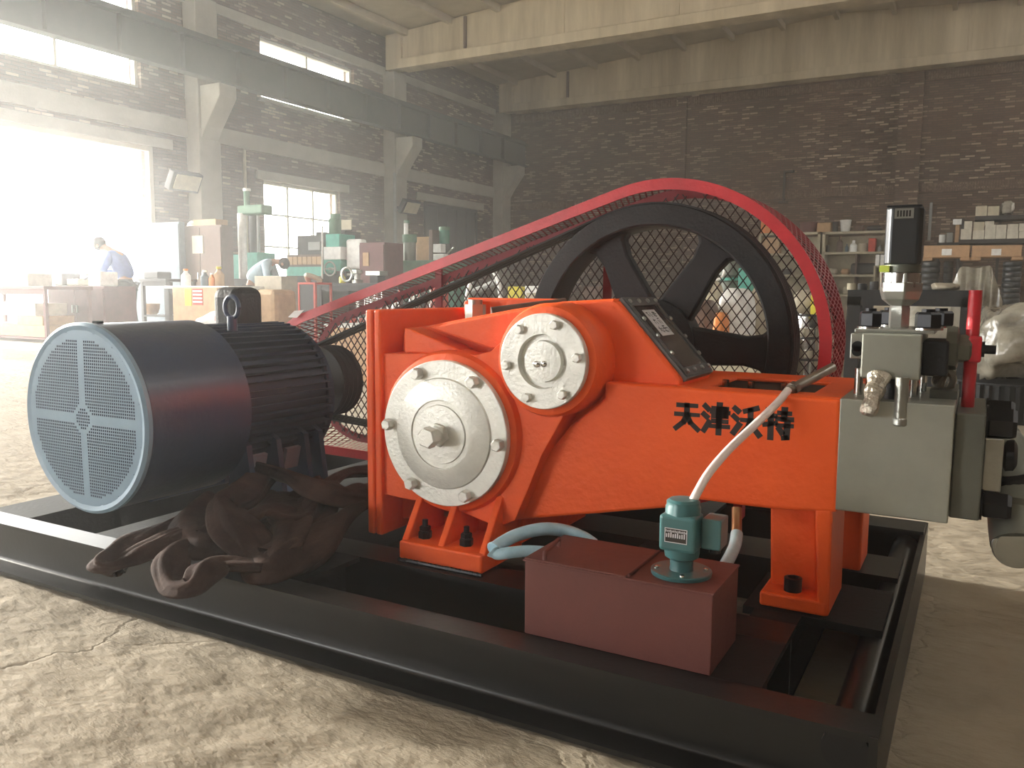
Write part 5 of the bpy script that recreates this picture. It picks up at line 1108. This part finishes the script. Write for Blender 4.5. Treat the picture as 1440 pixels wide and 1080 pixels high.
# white tube frame and boxes to its right
Y = 11; q = at(680, 400, Y); t = thing('bent_tube_stand', 'white bent-tube frame seen through the guard above the orange pump', 'frame', (q.x, Y, 0))
MB().tube(smoothp([at(657, 445, Y), at(657, 415, Y), at(668, 385, Y), at(683, 377, Y), at(700, 392, Y), at(706, 445, Y)], 5), .035, 10).build('tube', M['whitep'], t); MB().tube([at(662, 412, Y + .1), at(700, 396, Y + .1)], .05, 10).build('tube', M['greybox'], t)
for u in (657, 706): MB().cyl(at(u, 444, Y), Vector((at(u, 444, Y).x, Y, 0)), .035, 10).build('leg', M['whitep'], t)
_, a0, a1, zts = table('work_bench', 'bench with white and yellow boxes seen left of the flywheel rim', (706, 424, 790, 450), 12, .8, 'darkm')
onb((714, 403, 733, 424), 12.1, .4, 'yellow', 'box', 'pale yellow box on the bench seen left of the flywheel rim', 'box', zts); onb((738, 402, 772, 411), 12.1, .4, 'whitep', 'box', 'long white box on the bench, right of the pale yellow box', 'box', zts); onb((740, 412, 768, 424), 11.9 + .12, .06, 'cream', 'box', 'cream box in front of the long white box by the flywheel rim', 'box', zts)
onb((820, 403, 842, 420), 14.0, .4, 'brownm', 'box', 'brown box behind the lower left flywheel spoke', 'box', 0)
# ---- crate behind the pulley
Y = 6.0; x0, x1, za, zb_ = ext((462, 457, 540, 512), Y); t = thing('woven_crate', 'large cream crate with a white rim behind the motor pulley', 'crate', ((x0 + x1) / 2, Y + .4, 0))
MB().box(x0, x1, Y, Y + .8, .0, zb_ - .03).build('body', M['cardboard'], t, smooth=0); MB().box(x0 - .03, x1 + .03, Y - .03, Y + .83, zb_ - .03, zb_).build('rim', M['whitep'], t, smooth=0, bevel=.01)
# ---- behind the flywheel: cream cabinet, white sacks, metal drums
Y = 7.4; x0, x1, za, zb_ = ext((975, 476, 1104, 545), Y); t = thing('metal_case', 'low cream metal case seen through the lower flywheel opening', 'box', ((x0 + x1) / 2, Y + .4, 0)); MB().box(x0, x1, Y, Y + .7, 0, zb_).build('body', M['cream'], t, smooth=0, bevel=.02); MB().box(x0 - .01, x1 + .01, Y - .01, Y + .71, zb_ - .05, zb_ - .02).build('lid_seam', M['cream'], t, smooth=0)
def lump(name, lab, cat, px, Y, dy, m, z0=0, amp=.12, sc=3, seed=0, shape=.5):
    x0, x1, a_, b_ = ext(px, Y); b = MB(); rz_ = (b_ - z0) / 2; b.sphere(((x0 + x1) / 2, Y + dy / 2, z0 + rz_), (x1 - x0) / 2, dy / 2, rz_, 36, 22); c = Vector(((x0 + x1) / 2, Y + dy / 2, z0 + rz_))
    out = []
    for v in b.v:
        d = Vector(v) - c; d = Vector((math.copysign(abs(d.x / ((x1 - x0) / 2)) ** shape, d.x) * (x1 - x0) / 2, math.copysign(abs(d.y / (dy / 2)) ** shape, d.y) * dy / 2, math.copysign(abs(d.z / rz_) ** .8, d.z) * rz_))
        k = 1 + amp * noise.noise(Vector(v) * sc + Vector((seed, 0, 0))) + amp * .5 * noise.noise(Vector(v) * sc * 2.7); w_ = c + d * k; out.append((w_.x, w_.y, max(w_.z, z0 + .001)))
    b.v = out; o = b.build(name, M[m] if isinstance(m, str) else m, None, smooth=2, origin=(c.x, c.y, z0)); return tag(o, lab, cat)
lump('sack', 'big white plastic sack slumped behind the flywheel, right of its upper right spoke', 'sack', (1004, 404, 1048, 470), 9.0, .7, 'whitep', seed=1)
lump('sack', 'grey-white sack leaning right of the big white sack behind the flywheel', 'sack', (1044, 398, 1092, 470), 10.0, .7, 'rag', seed=4)
lump('sack', 'yellowish sack left of the big white sack behind the flywheel spoke', 'sack', (974, 394, 1002, 460), 9.6, .6, 'cream', seed=7)
lump('sack', 'brown lumpy sack low behind the flywheel hub', 'sack', (960, 420, 1000, 470), 8.6, .5, 'brownm', seed=9)
lump('parts_bag', 'small orange bag at the foot of the white sack', 'bag', (1000, 440, 1018, 470), 8.2, .3, 'orangep', seed=3)
Y = 13.5; q = at(1028, 380, Y); t = thing('pressure_vessel', 'rounded grey metal vessel standing behind the white sacks', 'vessel', (q.x, Y, 0)); zt_ = at(1028, 357, Y).z; MB().lathe([(.15, 0), (.2, .05), (.2, zt_ - .45), (.16, zt_ - .42), (.16, zt_ - .38), (.22, zt_ - .34), (.22, zt_ - .12), (.12, zt_)], (q.x, Y, 0), (0, 0, 1), 24).build('body', M['steeldark'], t)
MB().lathe([(.165, 0), (.165, .06)], (q.x, Y, zt_ - .44), (0, 0, 1), 20).build('green_band', M['mint'], t)
o = boxt('control_unit', 'small pale green control unit right of the grey vessel', 'box', (1038, 377, 1056, 402), 13.0, .3, 'mint', z0=0)
for lab, u in (('curled white tube frame left of the grey vessel, behind the flywheel', 998), ('second curled tube frame right of the green control unit', 1065)):
    Y = 12.5; q = at(u, 400, Y); t = thing('tube_stand', lab, 'stand', (q.x, Y, 0)); zt_ = at(u, 373, Y).z; MB().cyl((q.x, Y, 0), (q.x, Y, zt_), .035, 10).build('post', M['whitep' if u < 1000 else 'greybox'], t)
    MB().tube([(q.x + .08 + .13 * math.cos(a), Y, zt_ - .10 + .12 * math.sin(a)) for a in np.linspace(PI * .9, -PI * .7, 16)], .02, 8).build('hook', M['whitep' if u < 1000 else 'greybox'], t); MB().box(q.x - .2, q.x + .2, Y - .2, Y + .2, 0, .03).build('foot', M['darkm'], t, smooth=0)
Y = 8.0; q = at(1135, 480, Y); r_ = (at(1152, 470, Y).x - at(1117, 470, Y).x) / 2
zb0 = 0
for k, (v0, nm) in enumerate(((503, 'lowest'), (473, 'middle'), (441, 'top'))):
    z1_ = at(1135, v0, Y).z; t = thing('metal_drum', '%s bright silver drum of the stack right of the flywheel' % nm, 'drum', (q.x, Y, zb0)); h = z1_ - zb0
    MB().lathe([(r_ * .97, 0), (r_, .01), (r_, h * .33), (r_ * 1.02, h * .36), (r_, h * .39), (r_, h - .02), (r_ * .97, h - .004)], (q.x, Y, zb0 + .002), (0, 0, 1), 36).build('body', M['chrome'], t); MB().lathe([(r_ * 1.015, 0), (r_ * 1.03, .01), (r_ * 1.015, .02)], (q.x, Y, z1_ - .024), (0, 0, 1), 36).build('lid_ring', M['darkm'], t); zb0 = z1_
lump('fabric_bale', 'grey fabric bale on top of the silver drums', 'bale', (1112, 408, 1150, 440), 7.75, .5, 'rag', z0=zb0, seed=12)
o = boxt('paper_sheet', 'bright yellow sheet beside the red guard above the silver drums', 'paper', (1140, 415, 1152, 437), 7.70, .03, 'yellow', bevel=0, z0=zb0+.001)
# ---- shelf units on the back wall
def shelving(lab, px, Y, dy, levels, m, vdiv=(), group=None, legs=True):
    u0, v0, u1, v1 = px; um = (u0 + u1) / 2; x0, x1 = at(u0, v0, Y).x, at(u1, v0, Y).x
    t = thing('shelving_unit', lab, 'shelf', ((x0 + x1) / 2, Y + dy / 2, 0), group); zt = at(um, levels[0], Y).z; zs = []
    for x in (x0, x1 - .07):
        MB().box(x, x + .07, Y, Y + dy, 0, zt).build('side_panel', M[m], t, smooth=0)
    for v in levels: z = at(um, v, Y).z; MB().box(x0, x1, Y, Y + dy, z - .06, z).build('shelf', M[m], t, smooth=0); zs.append(z)
    MB().box(x0, x1, Y + dy - .02, Y + dy, .1, zt - .1).build('back_panel', M[m], t, smooth=0)
    for u, i in vdiv: x = at(u, v0, Y).x; MB().box(x, x + .04, Y, Y + dy, zs[i + 1], zs[i] - .06).build('divider', M['brownm'], t, smooth=0)
    return t, x0, x1, zs
_, a0, a1, zA = shelving('left cream shelving unit on the back wall, partly behind the red guard', (1067, 326, 1154, 440), 24.0, .6, (327, 356, 386, 415), 'shelfp')
_, b0, b1, zB = shelving('right cream shelving unit with a white bucket on top, back wall', (1157, 324, 1253, 440), 24.0, .6, (325, 354, 386, 414), 'shelfp', ((1205, 1), (1205, 2)))
def sh(px, z0, m, nm, lab, cat, Y=24.12, dy=.3, bevel=.01, kind='box'):
    x0, x1, a_, b_ = ext(px, Y); h = max(.05, b_ - z0); mb = MB(); cx = (x0 + x1) / 2; r = (x1 - x0) / 2
    if kind == 'box': mb.box(x0, x1, Y, Y + dy, z0 + .001, z0 + h)
    elif kind == 'can': mb.lathe([(r * .94, 0), (r, .02), (r, h - .02), (r * .94, h)], (cx, Y + r, z0 + .001), (0, 0, 1), 20)
    elif kind == 'bottle': mb.lathe([(r * .94, 0), (r, .02), (r, h * .6), (r * .4, h * .78), (r * .4, h)], (cx, Y + r, z0 + .001), (0, 0, 1), 18)
    elif kind == 'bucket': mb.lathe([(r * .8, 0), (r * .98, h - .03), (r * 1.05, h - .03), (r * 1.05, h), (r * .93, h), (r * .75, .02)], (cx, Y + r, z0 + .001), (0, 0, 1), 24)
    o = mb.build(nm, M[m], None, smooth=.5, bevel=bevel if kind == 'box' else 0, origin=(cx, Y + dy / 2, z0)); return tag(o, lab, cat)
sh((1070, 310, 1083, 326), zA[0], 'orangep', 'box', 'box with an orange print on top of the left cream shelves', 'box')
sh((1072, 334, 1096, 355), zA[1], 'cardboard', 'carton', 'brown carton on the upper shelf of the left cream unit', 'box')
sh((1122, 312, 1148, 327), zA[0], 'maroon', 'basin', 'wide maroon basin on top of the left cream shelves', 'basin', kind='bucket')
sh((1149, 313, 1168, 326), zB[0], 'wood', 'carton', 'tan carton on top of the right cream shelves, at its left end', 'box')
sh((1170, 312, 1178, 325), zB[0], 'darkm', 'can', 'black can between the tan carton and the white bucket', 'can', kind='can')
sh((1180, 309, 1196, 325), zB[0], 'bucket', 'bucket', 'white bucket on top of the right cream shelves', 'bucket', kind='bucket')
sh((1199, 316, 1214, 325), zB[0], 'brownm', 'pipe_fitting', 'dark pipe fitting right of the white bucket', 'fitting', bevel=.05); sh((1218, 317, 1240, 325), zB[0], 'darkm', 'parts_heap', 'low heap of dark parts at the right end of the shelf top', 'parts', bevel=.08)
for i, (u0, u1, v0, m, k, lab) in enumerate(((1161, 1166, 345, 'darkm', 'can', 'small black can, leftmost on the upper right shelf'), (1176, 1185, 332, 'brownm', 'bottle', 'dark brown bottle on the upper right shelf'), (1188, 1193, 343, 'bluegrey', 'bottle', 'small dark blue bottle beside the brown one'),
        (1194, 1205, 338, 'whitep', 'bottle', 'white plastic bottle in the middle of the upper right shelf'), (1206, 1219, 342, 'rag', 'can', 'grey can right of the white plastic bottle'), (1221, 1231, 335, 'redp', 'box', 'red box on the upper right shelf'), (1234, 1240, 345, 'greybox', 'bottle', 'grey bottle at the right end of the upper right shelf'))):
    sh((u0, v0, u1, 354), zB[1], m, {'can': 'can', 'bottle': 'bottle', 'box': 'box'}[k], lab, {'can': 'can', 'bottle': 'bottle', 'box': 'box'}[k], kind=k)
for i, (u0, u1, v0, m, lab) in enumerate(((1162, 1176, 377, 'rag', 'folded grey bag on the middle right shelf, at its left end'), (1182, 1194, 378, 'cardboard', 'low tan box on the middle right shelf'), (1196, 1232, 370, 'darkm', 'dark tangle of hoses on the middle right shelf'))):
    o = sh((u0, v0, u1, 386), zB[2], m, ('bag', 'box', 'hose_tangle')[i], lab, ('bag', 'box', 'hoses')[i], bevel=.06)
for i, u in enumerate((1231, 1238, 1245)): sh((u, 358, u + 5.5, 372), zB[2] + .22, 'whitep', 'box', '%s of three white boxes near the actuator tower' % ('left', 'middle', 'right')[i], 'box', Y=23.7, dy=.25)
x0, x1, a_, b_ = ext((1229, 372, 1252, 374), 23.7); o = MB().box(x0, x1, 23.68, 24.0, zB[2] + .19, zB[2] + .22).box(x0, x0 + .04, 23.68, 24.0, 0, zB[2] + .19).box(x1 - .04, x1, 23.68, 24.0, 0, zB[2] + .19).build('stand', M['shelfp'], None, smooth=0, origin=(x0, 23.8, 0)); tag(o, 'narrow stand under the three white boxes', 'stand')
for i, (u0, u1, v0, m, lab) in enumerate(((1098, 1112, 378, 'darkm', 'dark can on the middle left shelf behind the guard'), (1128, 1142, 376, 'brownm', 'brown tin on the middle left shelf behind the guard'), (1166, 1178, 405, 'cream', 'cream tin on the lowest right shelf'), (1185, 1200, 403, 'rag', 'grey bundle on the lowest right shelf'))):
    sh((u0, v0, u1, 386 if i < 2 else 414), (zA[2], zA[2], zB[3], zB[3])[i], m, ('can', 'can', 'can', 'bundle')[i], lab, ('can', 'can', 'can', 'bundle')[i], kind='can' if i < 3 else 'box', bevel=.05)
# ---- rack with white boxes, upper right
Y = 22.0; u0, u1 = 1348, 1460; x0, x1 = at(u0, 340, Y).x, at(u1, 340, Y).x; z2, z1_ = at(1400, 336, Y).z, at(1400, 303, Y).z
t = thing('storage_rack', 'dark storage rack full of small white cartons at the right edge', 'shelf', ((x0 + x1) / 2, Y + .4, 0))
for z in (z2, z1_): MB().box(x0 if z == z2 else x0 + .3, x1, Y, Y + .8, z - .09, z).build('shelf', M['darkm'], t, smooth=0)
for x in (x0 + .02, x1 - .1, (x0 + x1) / 2): MB().box(x, x + .06, Y + .68, Y + .78, 0, z1_).build('upright', M['darkm'], t, smooth=0)
row = [(1351, 1366, 322), (1368, 1384, 324), (1385, 1400, 316), (1400.5, 1415, 316), (1416, 1432, 325), (1433, 1448, 325)]
words = ['leftmost', 'second', 'third', 'fourth', 'fifth', 'rightmost']
for i, (a, c, v) in enumerate(row): sh((a, v, c, 336), z2, 'whitebox', 'carton', '%s white carton in the bottom row on the dark rack' % words[i], 'box', Y=Y + .02, dy=.35, bevel=.004)
zz1 = at(1358, 322, Y + .02).z; sh((1356, 311, 1367, 322), zz1, 'whitebox', 'carton', 'upright white carton standing on the leftmost one of the dark rack', 'box', Y=Y + .05, dy=.3, bevel=.004)
zz1 = at(1376, 324, Y + .02).z; sh((1369, 312, 1384, 324), zz1, 'cream', 'carton', 'cream carton stacked on the second one of the dark rack', 'box', Y=Y + .05, dy=.3, bevel=.004)
zz1 = at(1392, 316, Y + .02).z; sh((1385, 311, 1398, 316), zz1, 'whitebox', 'carton', 'flat white carton on top of the third one of the dark rack', 'box', Y=Y + .05, dy=.3, bevel=.004)
zz1 = at(1424, 325, Y + .02).z; sh((1417, 315, 1432, 325), zz1, 'whitebox', 'carton', 'white carton stacked on the fifth one of the dark rack', 'box', Y=Y + .05, dy=.3, bevel=.004); sh((1433, 314, 1448, 325), zz1, 'whitebox', 'carton', 'white carton stacked on the rightmost one of the dark rack', 'box', Y=Y + .05, dy=.3, bevel=.004)
sh((1372, 290, 1388, 303), z1_, 'cream', 'carton', 'left of two printed cream cartons on the rack top', 'box', Y=Y + .02, dy=.35, bevel=.004); sh((1389, 290, 1405, 303), z1_, 'cream', 'carton', 'right of two printed cream cartons on the rack top', 'box', Y=Y + .02, dy=.35, bevel=.004)
lump('film_ball', 'crumpled clear film on the rack top right of the cream cartons', 'film', (1407, 282, 1426, 303), Y + .1, .4, 'film', z0=z1_, amp=.3, sc=6)
x0_, x1_, a_, b_ = ext((1318, 340, 1350, 342), 23); zl = at(1335, 341, 23).z
o = MB().box(x0_, x1_, 23, 23.4, zl - .06, zl).box(x0_, x0_ + .05, 23, 23.4, 0, zl - .06).box(x1_ - .05, x1_, 23, 23.4, 0, zl - .06).build('stand', M['darkm'], None, smooth=0, origin=(x0_, 23.2, 0)); tag(o, 'dark stand left of the rack of white cartons', 'stand')
sh((1320, 330, 1330, 341), zl, 'whitep', 'tin', 'round white tin on the dark stand', 'can', Y=23.02, kind='can'); sh((1331, 327, 1340, 341), zl, 'greybox', 'box', 'grey box beside the round white tin', 'box', Y=23.02); sh((1343, 316, 1349, 341), zl, 'cardboard', 'carton', 'slim brown carton left of the rack', 'box', Y=23.02); zq_ = at(1346, 316, 23.02).z; sh((1340, 308, 1353, 317), zq_, 'whitep', 'box', 'white box topping the slim brown carton', 'box', Y=23.02)
# ---- ring stacks carrying two long cartons
Y = 16.0
def rings(u0, u1, v0, v1, Y, n, who, extra=''):
    x0, x1 = at(u0, (v0 + v1) / 2, Y).x, at(u1, (v0 + v1) / 2, Y).x; r = (x1 - x0) / 2; cx = (x0 + x1) / 2; zt = at((u0 + u1) / 2, v0, Y).z; zbm = at((u0 + u1) / 2, v1, Y).z; h = (zt - zbm) / n; z = zt
    m_ = int(zt / h); h = zt / m_; base = None; names = ['top', 'second', 'third', 'fourth', 'fifth', 'sixth', 'seventh', 'eighth', 'ninth', 'tenth', 'eleventh', 'twelfth', 'thirteenth', 'fourteenth', 'fifteenth', 'sixteenth']
    for k in range(m_):
        z = zt - (k + 1) * h
        if k > n + 2: break
        if base is None:
            base = MB().lathe([(r * .62, 0), (r * .93, .0), (r, h * .22), (r, h * .72), (r * .93, h * .97), (r * .62, h * .97), (r * .6, h * .5), (r * .62, 0)], (cx, Y + r, z), (0, 0, 1), 28).build('rubber_ring', M['tyre'], None, origin=(cx, Y + r, z)); o = base
        else: o = base.copy(); COL.objects.link(o); o.location = (cx, Y + r, z)
        tag(o, 'black rubber ring, %s from the top of the %s' % (names[k], who) if k else 'black rubber ring topping the %s' % who, 'ring', 'rubber rings of the ' + who)
    zl_ = zt - (min(m_, n + 3)) * h
    if zl_ > .02: o = MB().cyl((cx, Y + r, 0), (cx, Y + r, zl_), r * .9, 24).build('ring_pedestal', M['darkm'], None, origin=(cx, Y + r, 0)); tag(o, 'dark round pedestal under the %s' % who, 'pedestal')
    return zt
zt_ = rings(1294, 1321, 367, 406, 16.0, 5, 'left ring stack behind the black table'); rings(1326, 1340, 367, 406, 16.3, 5, 'middle ring stack behind the film sheet'); rings(1408, 1436, 367, 442, 16.0, 10, 'right ring stack by the frame edge')
zc_ = zt_ + .005
for (u0, u1, lab) in ((1299, 1364, 'left long brown carton lying across the ring stacks'), (1366.5, 1437, 'right long brown carton lying across the ring stacks')):
    x0, x1, a_, b_ = ext((u0, 345, u1, 363), 15.95); t = thing('long_carton', lab, 'box', ((x0 + x1) / 2, 16.2, zc_)); MB().box(x0, x1, 15.95, 16.5, zc_ + .05, b_).build('body', M['cardboard'], t, smooth=0, bevel=.01)
    for f_ in (.08, .92): MB().box(lerp(x0, x1, f_) - .08, lerp(x0, x1, f_) + .08, 15.97, 16.45, zc_, zc_ + .05).build('foot', M['cardboard'], t, smooth=0)
    um = u0 + (u1 - u0) * .42; X0, X1, Za, Zb = ext((um - 2, 350, um + 12, 359), 15.94); MB().box(X0, X1, 15.942, 15.95, Za, Zb).build('label', M['whitep'], t, smooth=0)
# ---- black table right
Y = 7.0; x0, x1 = at(1192, 412, Y).x, at(1374, 412, Y).x; ztt = at(1280, 408, Y).z
t = thing('steel_table', 'heavy black steel table behind the steel valve block', 'table', ((x0 + x1) / 2, Y + .5, 0)); MB().box(x0, x1, Y, Y + .9, ztt - .05, ztt).build('table_top', M['iron'], t, smooth=0); MB().box(x0, x1, Y, Y + .05, ztt - .12, ztt - .05).build('apron', M['iron'], t, smooth=0)
for x in (x0, x1 - .10):
    for y in (Y, Y + .8): MB().box(x, x + .10, y, y + .10, 0, ztt - .05).build('leg', M['iron'], t, smooth=0)
MB().box(x0 + .1, x1 - .1, Y + .3, Y + .34, .12, .2).build('stretcher', M['iron'], t, smooth=0)
sh((1190, 401, 1203, 408), ztt, 'cream', 'tin', 'small cream tin at the left end of the black table', 'can', Y=Y + .1, kind='can'); sh((1205, 403, 1219, 408), ztt, 'darkm', 'dish', 'flat dark dish on the black table', 'dish', Y=Y + .2, kind='can'); sh((1222, 396, 1235, 408), ztt, 'darkm', 'mug', 'dark round mug on the black table left of the hex nut', 'mug', Y=Y + .1, kind='can')
lump('sack', 'pale crumpled sack standing on the black table behind the hex nut', 'sack', (1236, 371, 1254, 408), Y + .3, .3, 'rag', z0=ztt, amp=.2, sc=9)
lump('rag_bundle', 'pale yellowish rag heap on the black table beside the red handle', 'rag', (1308, 398, 1350, 409), Y + .2, .35, 'rag', z0=ztt, amp=.35, sc=9)
# ---- plastic-covered machine, right edge
Y = 11.5; x0, x1, a_, b_ = ext((1350, 378, 1392, 470), Y); t = thing('covered_machine', 'machine under a draped translucent plastic sheet behind the ring stacks', 'machine', ((x0 + x1) / 2, Y + .5, 0)); MB().box(x0 + .06, x1 - .06, Y + .1, Y + .8, 0, b_ * .9).build('machine_body', M['greybox'], t, smooth=0, bevel=.04)
nxs, nys = 26, 12; b = MB(); xl, xr = at(1330, 400, Y).x, at(1412, 400, Y).x
for j in range(nys + 1):
    for i in range(nxs + 1):
        s_ = i / nxs; x = lerp(xl, xr, s_); top = b_ + .02; e = max(0, abs(s_ - .5) - .26) / .24; z = top - e * (top - at(1400, 420, Y).z) * 1.05 + .03 * noise.noise(Vector((x * 6, j * .5, 0))); y = Y - .02 + j / nys * .95 + .05 * noise.noise(Vector((x * 8, j, 2)))
        b.v.append((x, y, z))
for j in range(nys):
    for i in range(nxs): a = j * (nxs + 1) + i; b.f.append((a, a + 1, a + nxs + 2, a + nxs + 1))
n_ = len(b.v)
for i in range(nxs + 1):
    x, y, z = b.v[i]; s_ = i / nxs; b.v.append((x + .02 * math.sin(i * 1.7), Y - .06 - .04 * math.sin(i * 1.3), max(.25, z - .55 + .2 * math.sin(i * .9))))
for i in range(nxs): b.f.append((n_ + i, n_ + i + 1, i + 1, i))
b.build('plastic_sheet', M['film'], t, smooth=2)
lump('wrapped_casting', 'large casting wrapped in shiny clear film at the right edge', 'casting', (1376, 424, 1475, 545), 6.2, 1.0, 'film', z0=.28, amp=.34, sc=4.5, seed=20, shape=.6)
q = at(1432, 545, 6.3); zt_ = at(1432, 538, 6.6).z
t = thing('gear_wheel', 'dark toothed gear wheel lying under the film-wrapped casting', 'gear', (q.x, 6.7, 0)); MB().lathe([(.38, 0), (.38, .26), (.3, .275)], (q.x, 6.7, 0), (0, 0, 1), 40).build('gear_body', M['iron'], t)
for k in range(44): a_ = k * 2 * PI / 44; MB().obox((q.x + .395 * math.cos(a_), 6.7 + .395 * math.sin(a_), .13), .05, .026, .24, Matrix.Rotation(a_, 3, 'Z')).build('tooth', M['iron'], t, smooth=0)
# pallets of cast parts under the table and beyond
lump('sack', 'cream sheet-covered heap under the black table', 'heap', (1205, 424, 1262, 520), 9.2, .9, 'rag', amp=.2, seed=30)
lump('sack', 'olive grey wrapped bundle right of the cream heap under the black table', 'heap', (1262, 428, 1352, 520), 9.0, .9, 'tarp', amp=.2, seed=34)
lump('sack', 'dull brown heap behind the red handle and gear wheel', 'heap', (1352, 440, 1440, 520), 9.95, .9, 'brownm', amp=.2, seed=37)
# floor cloth / sunlit box left behind motor
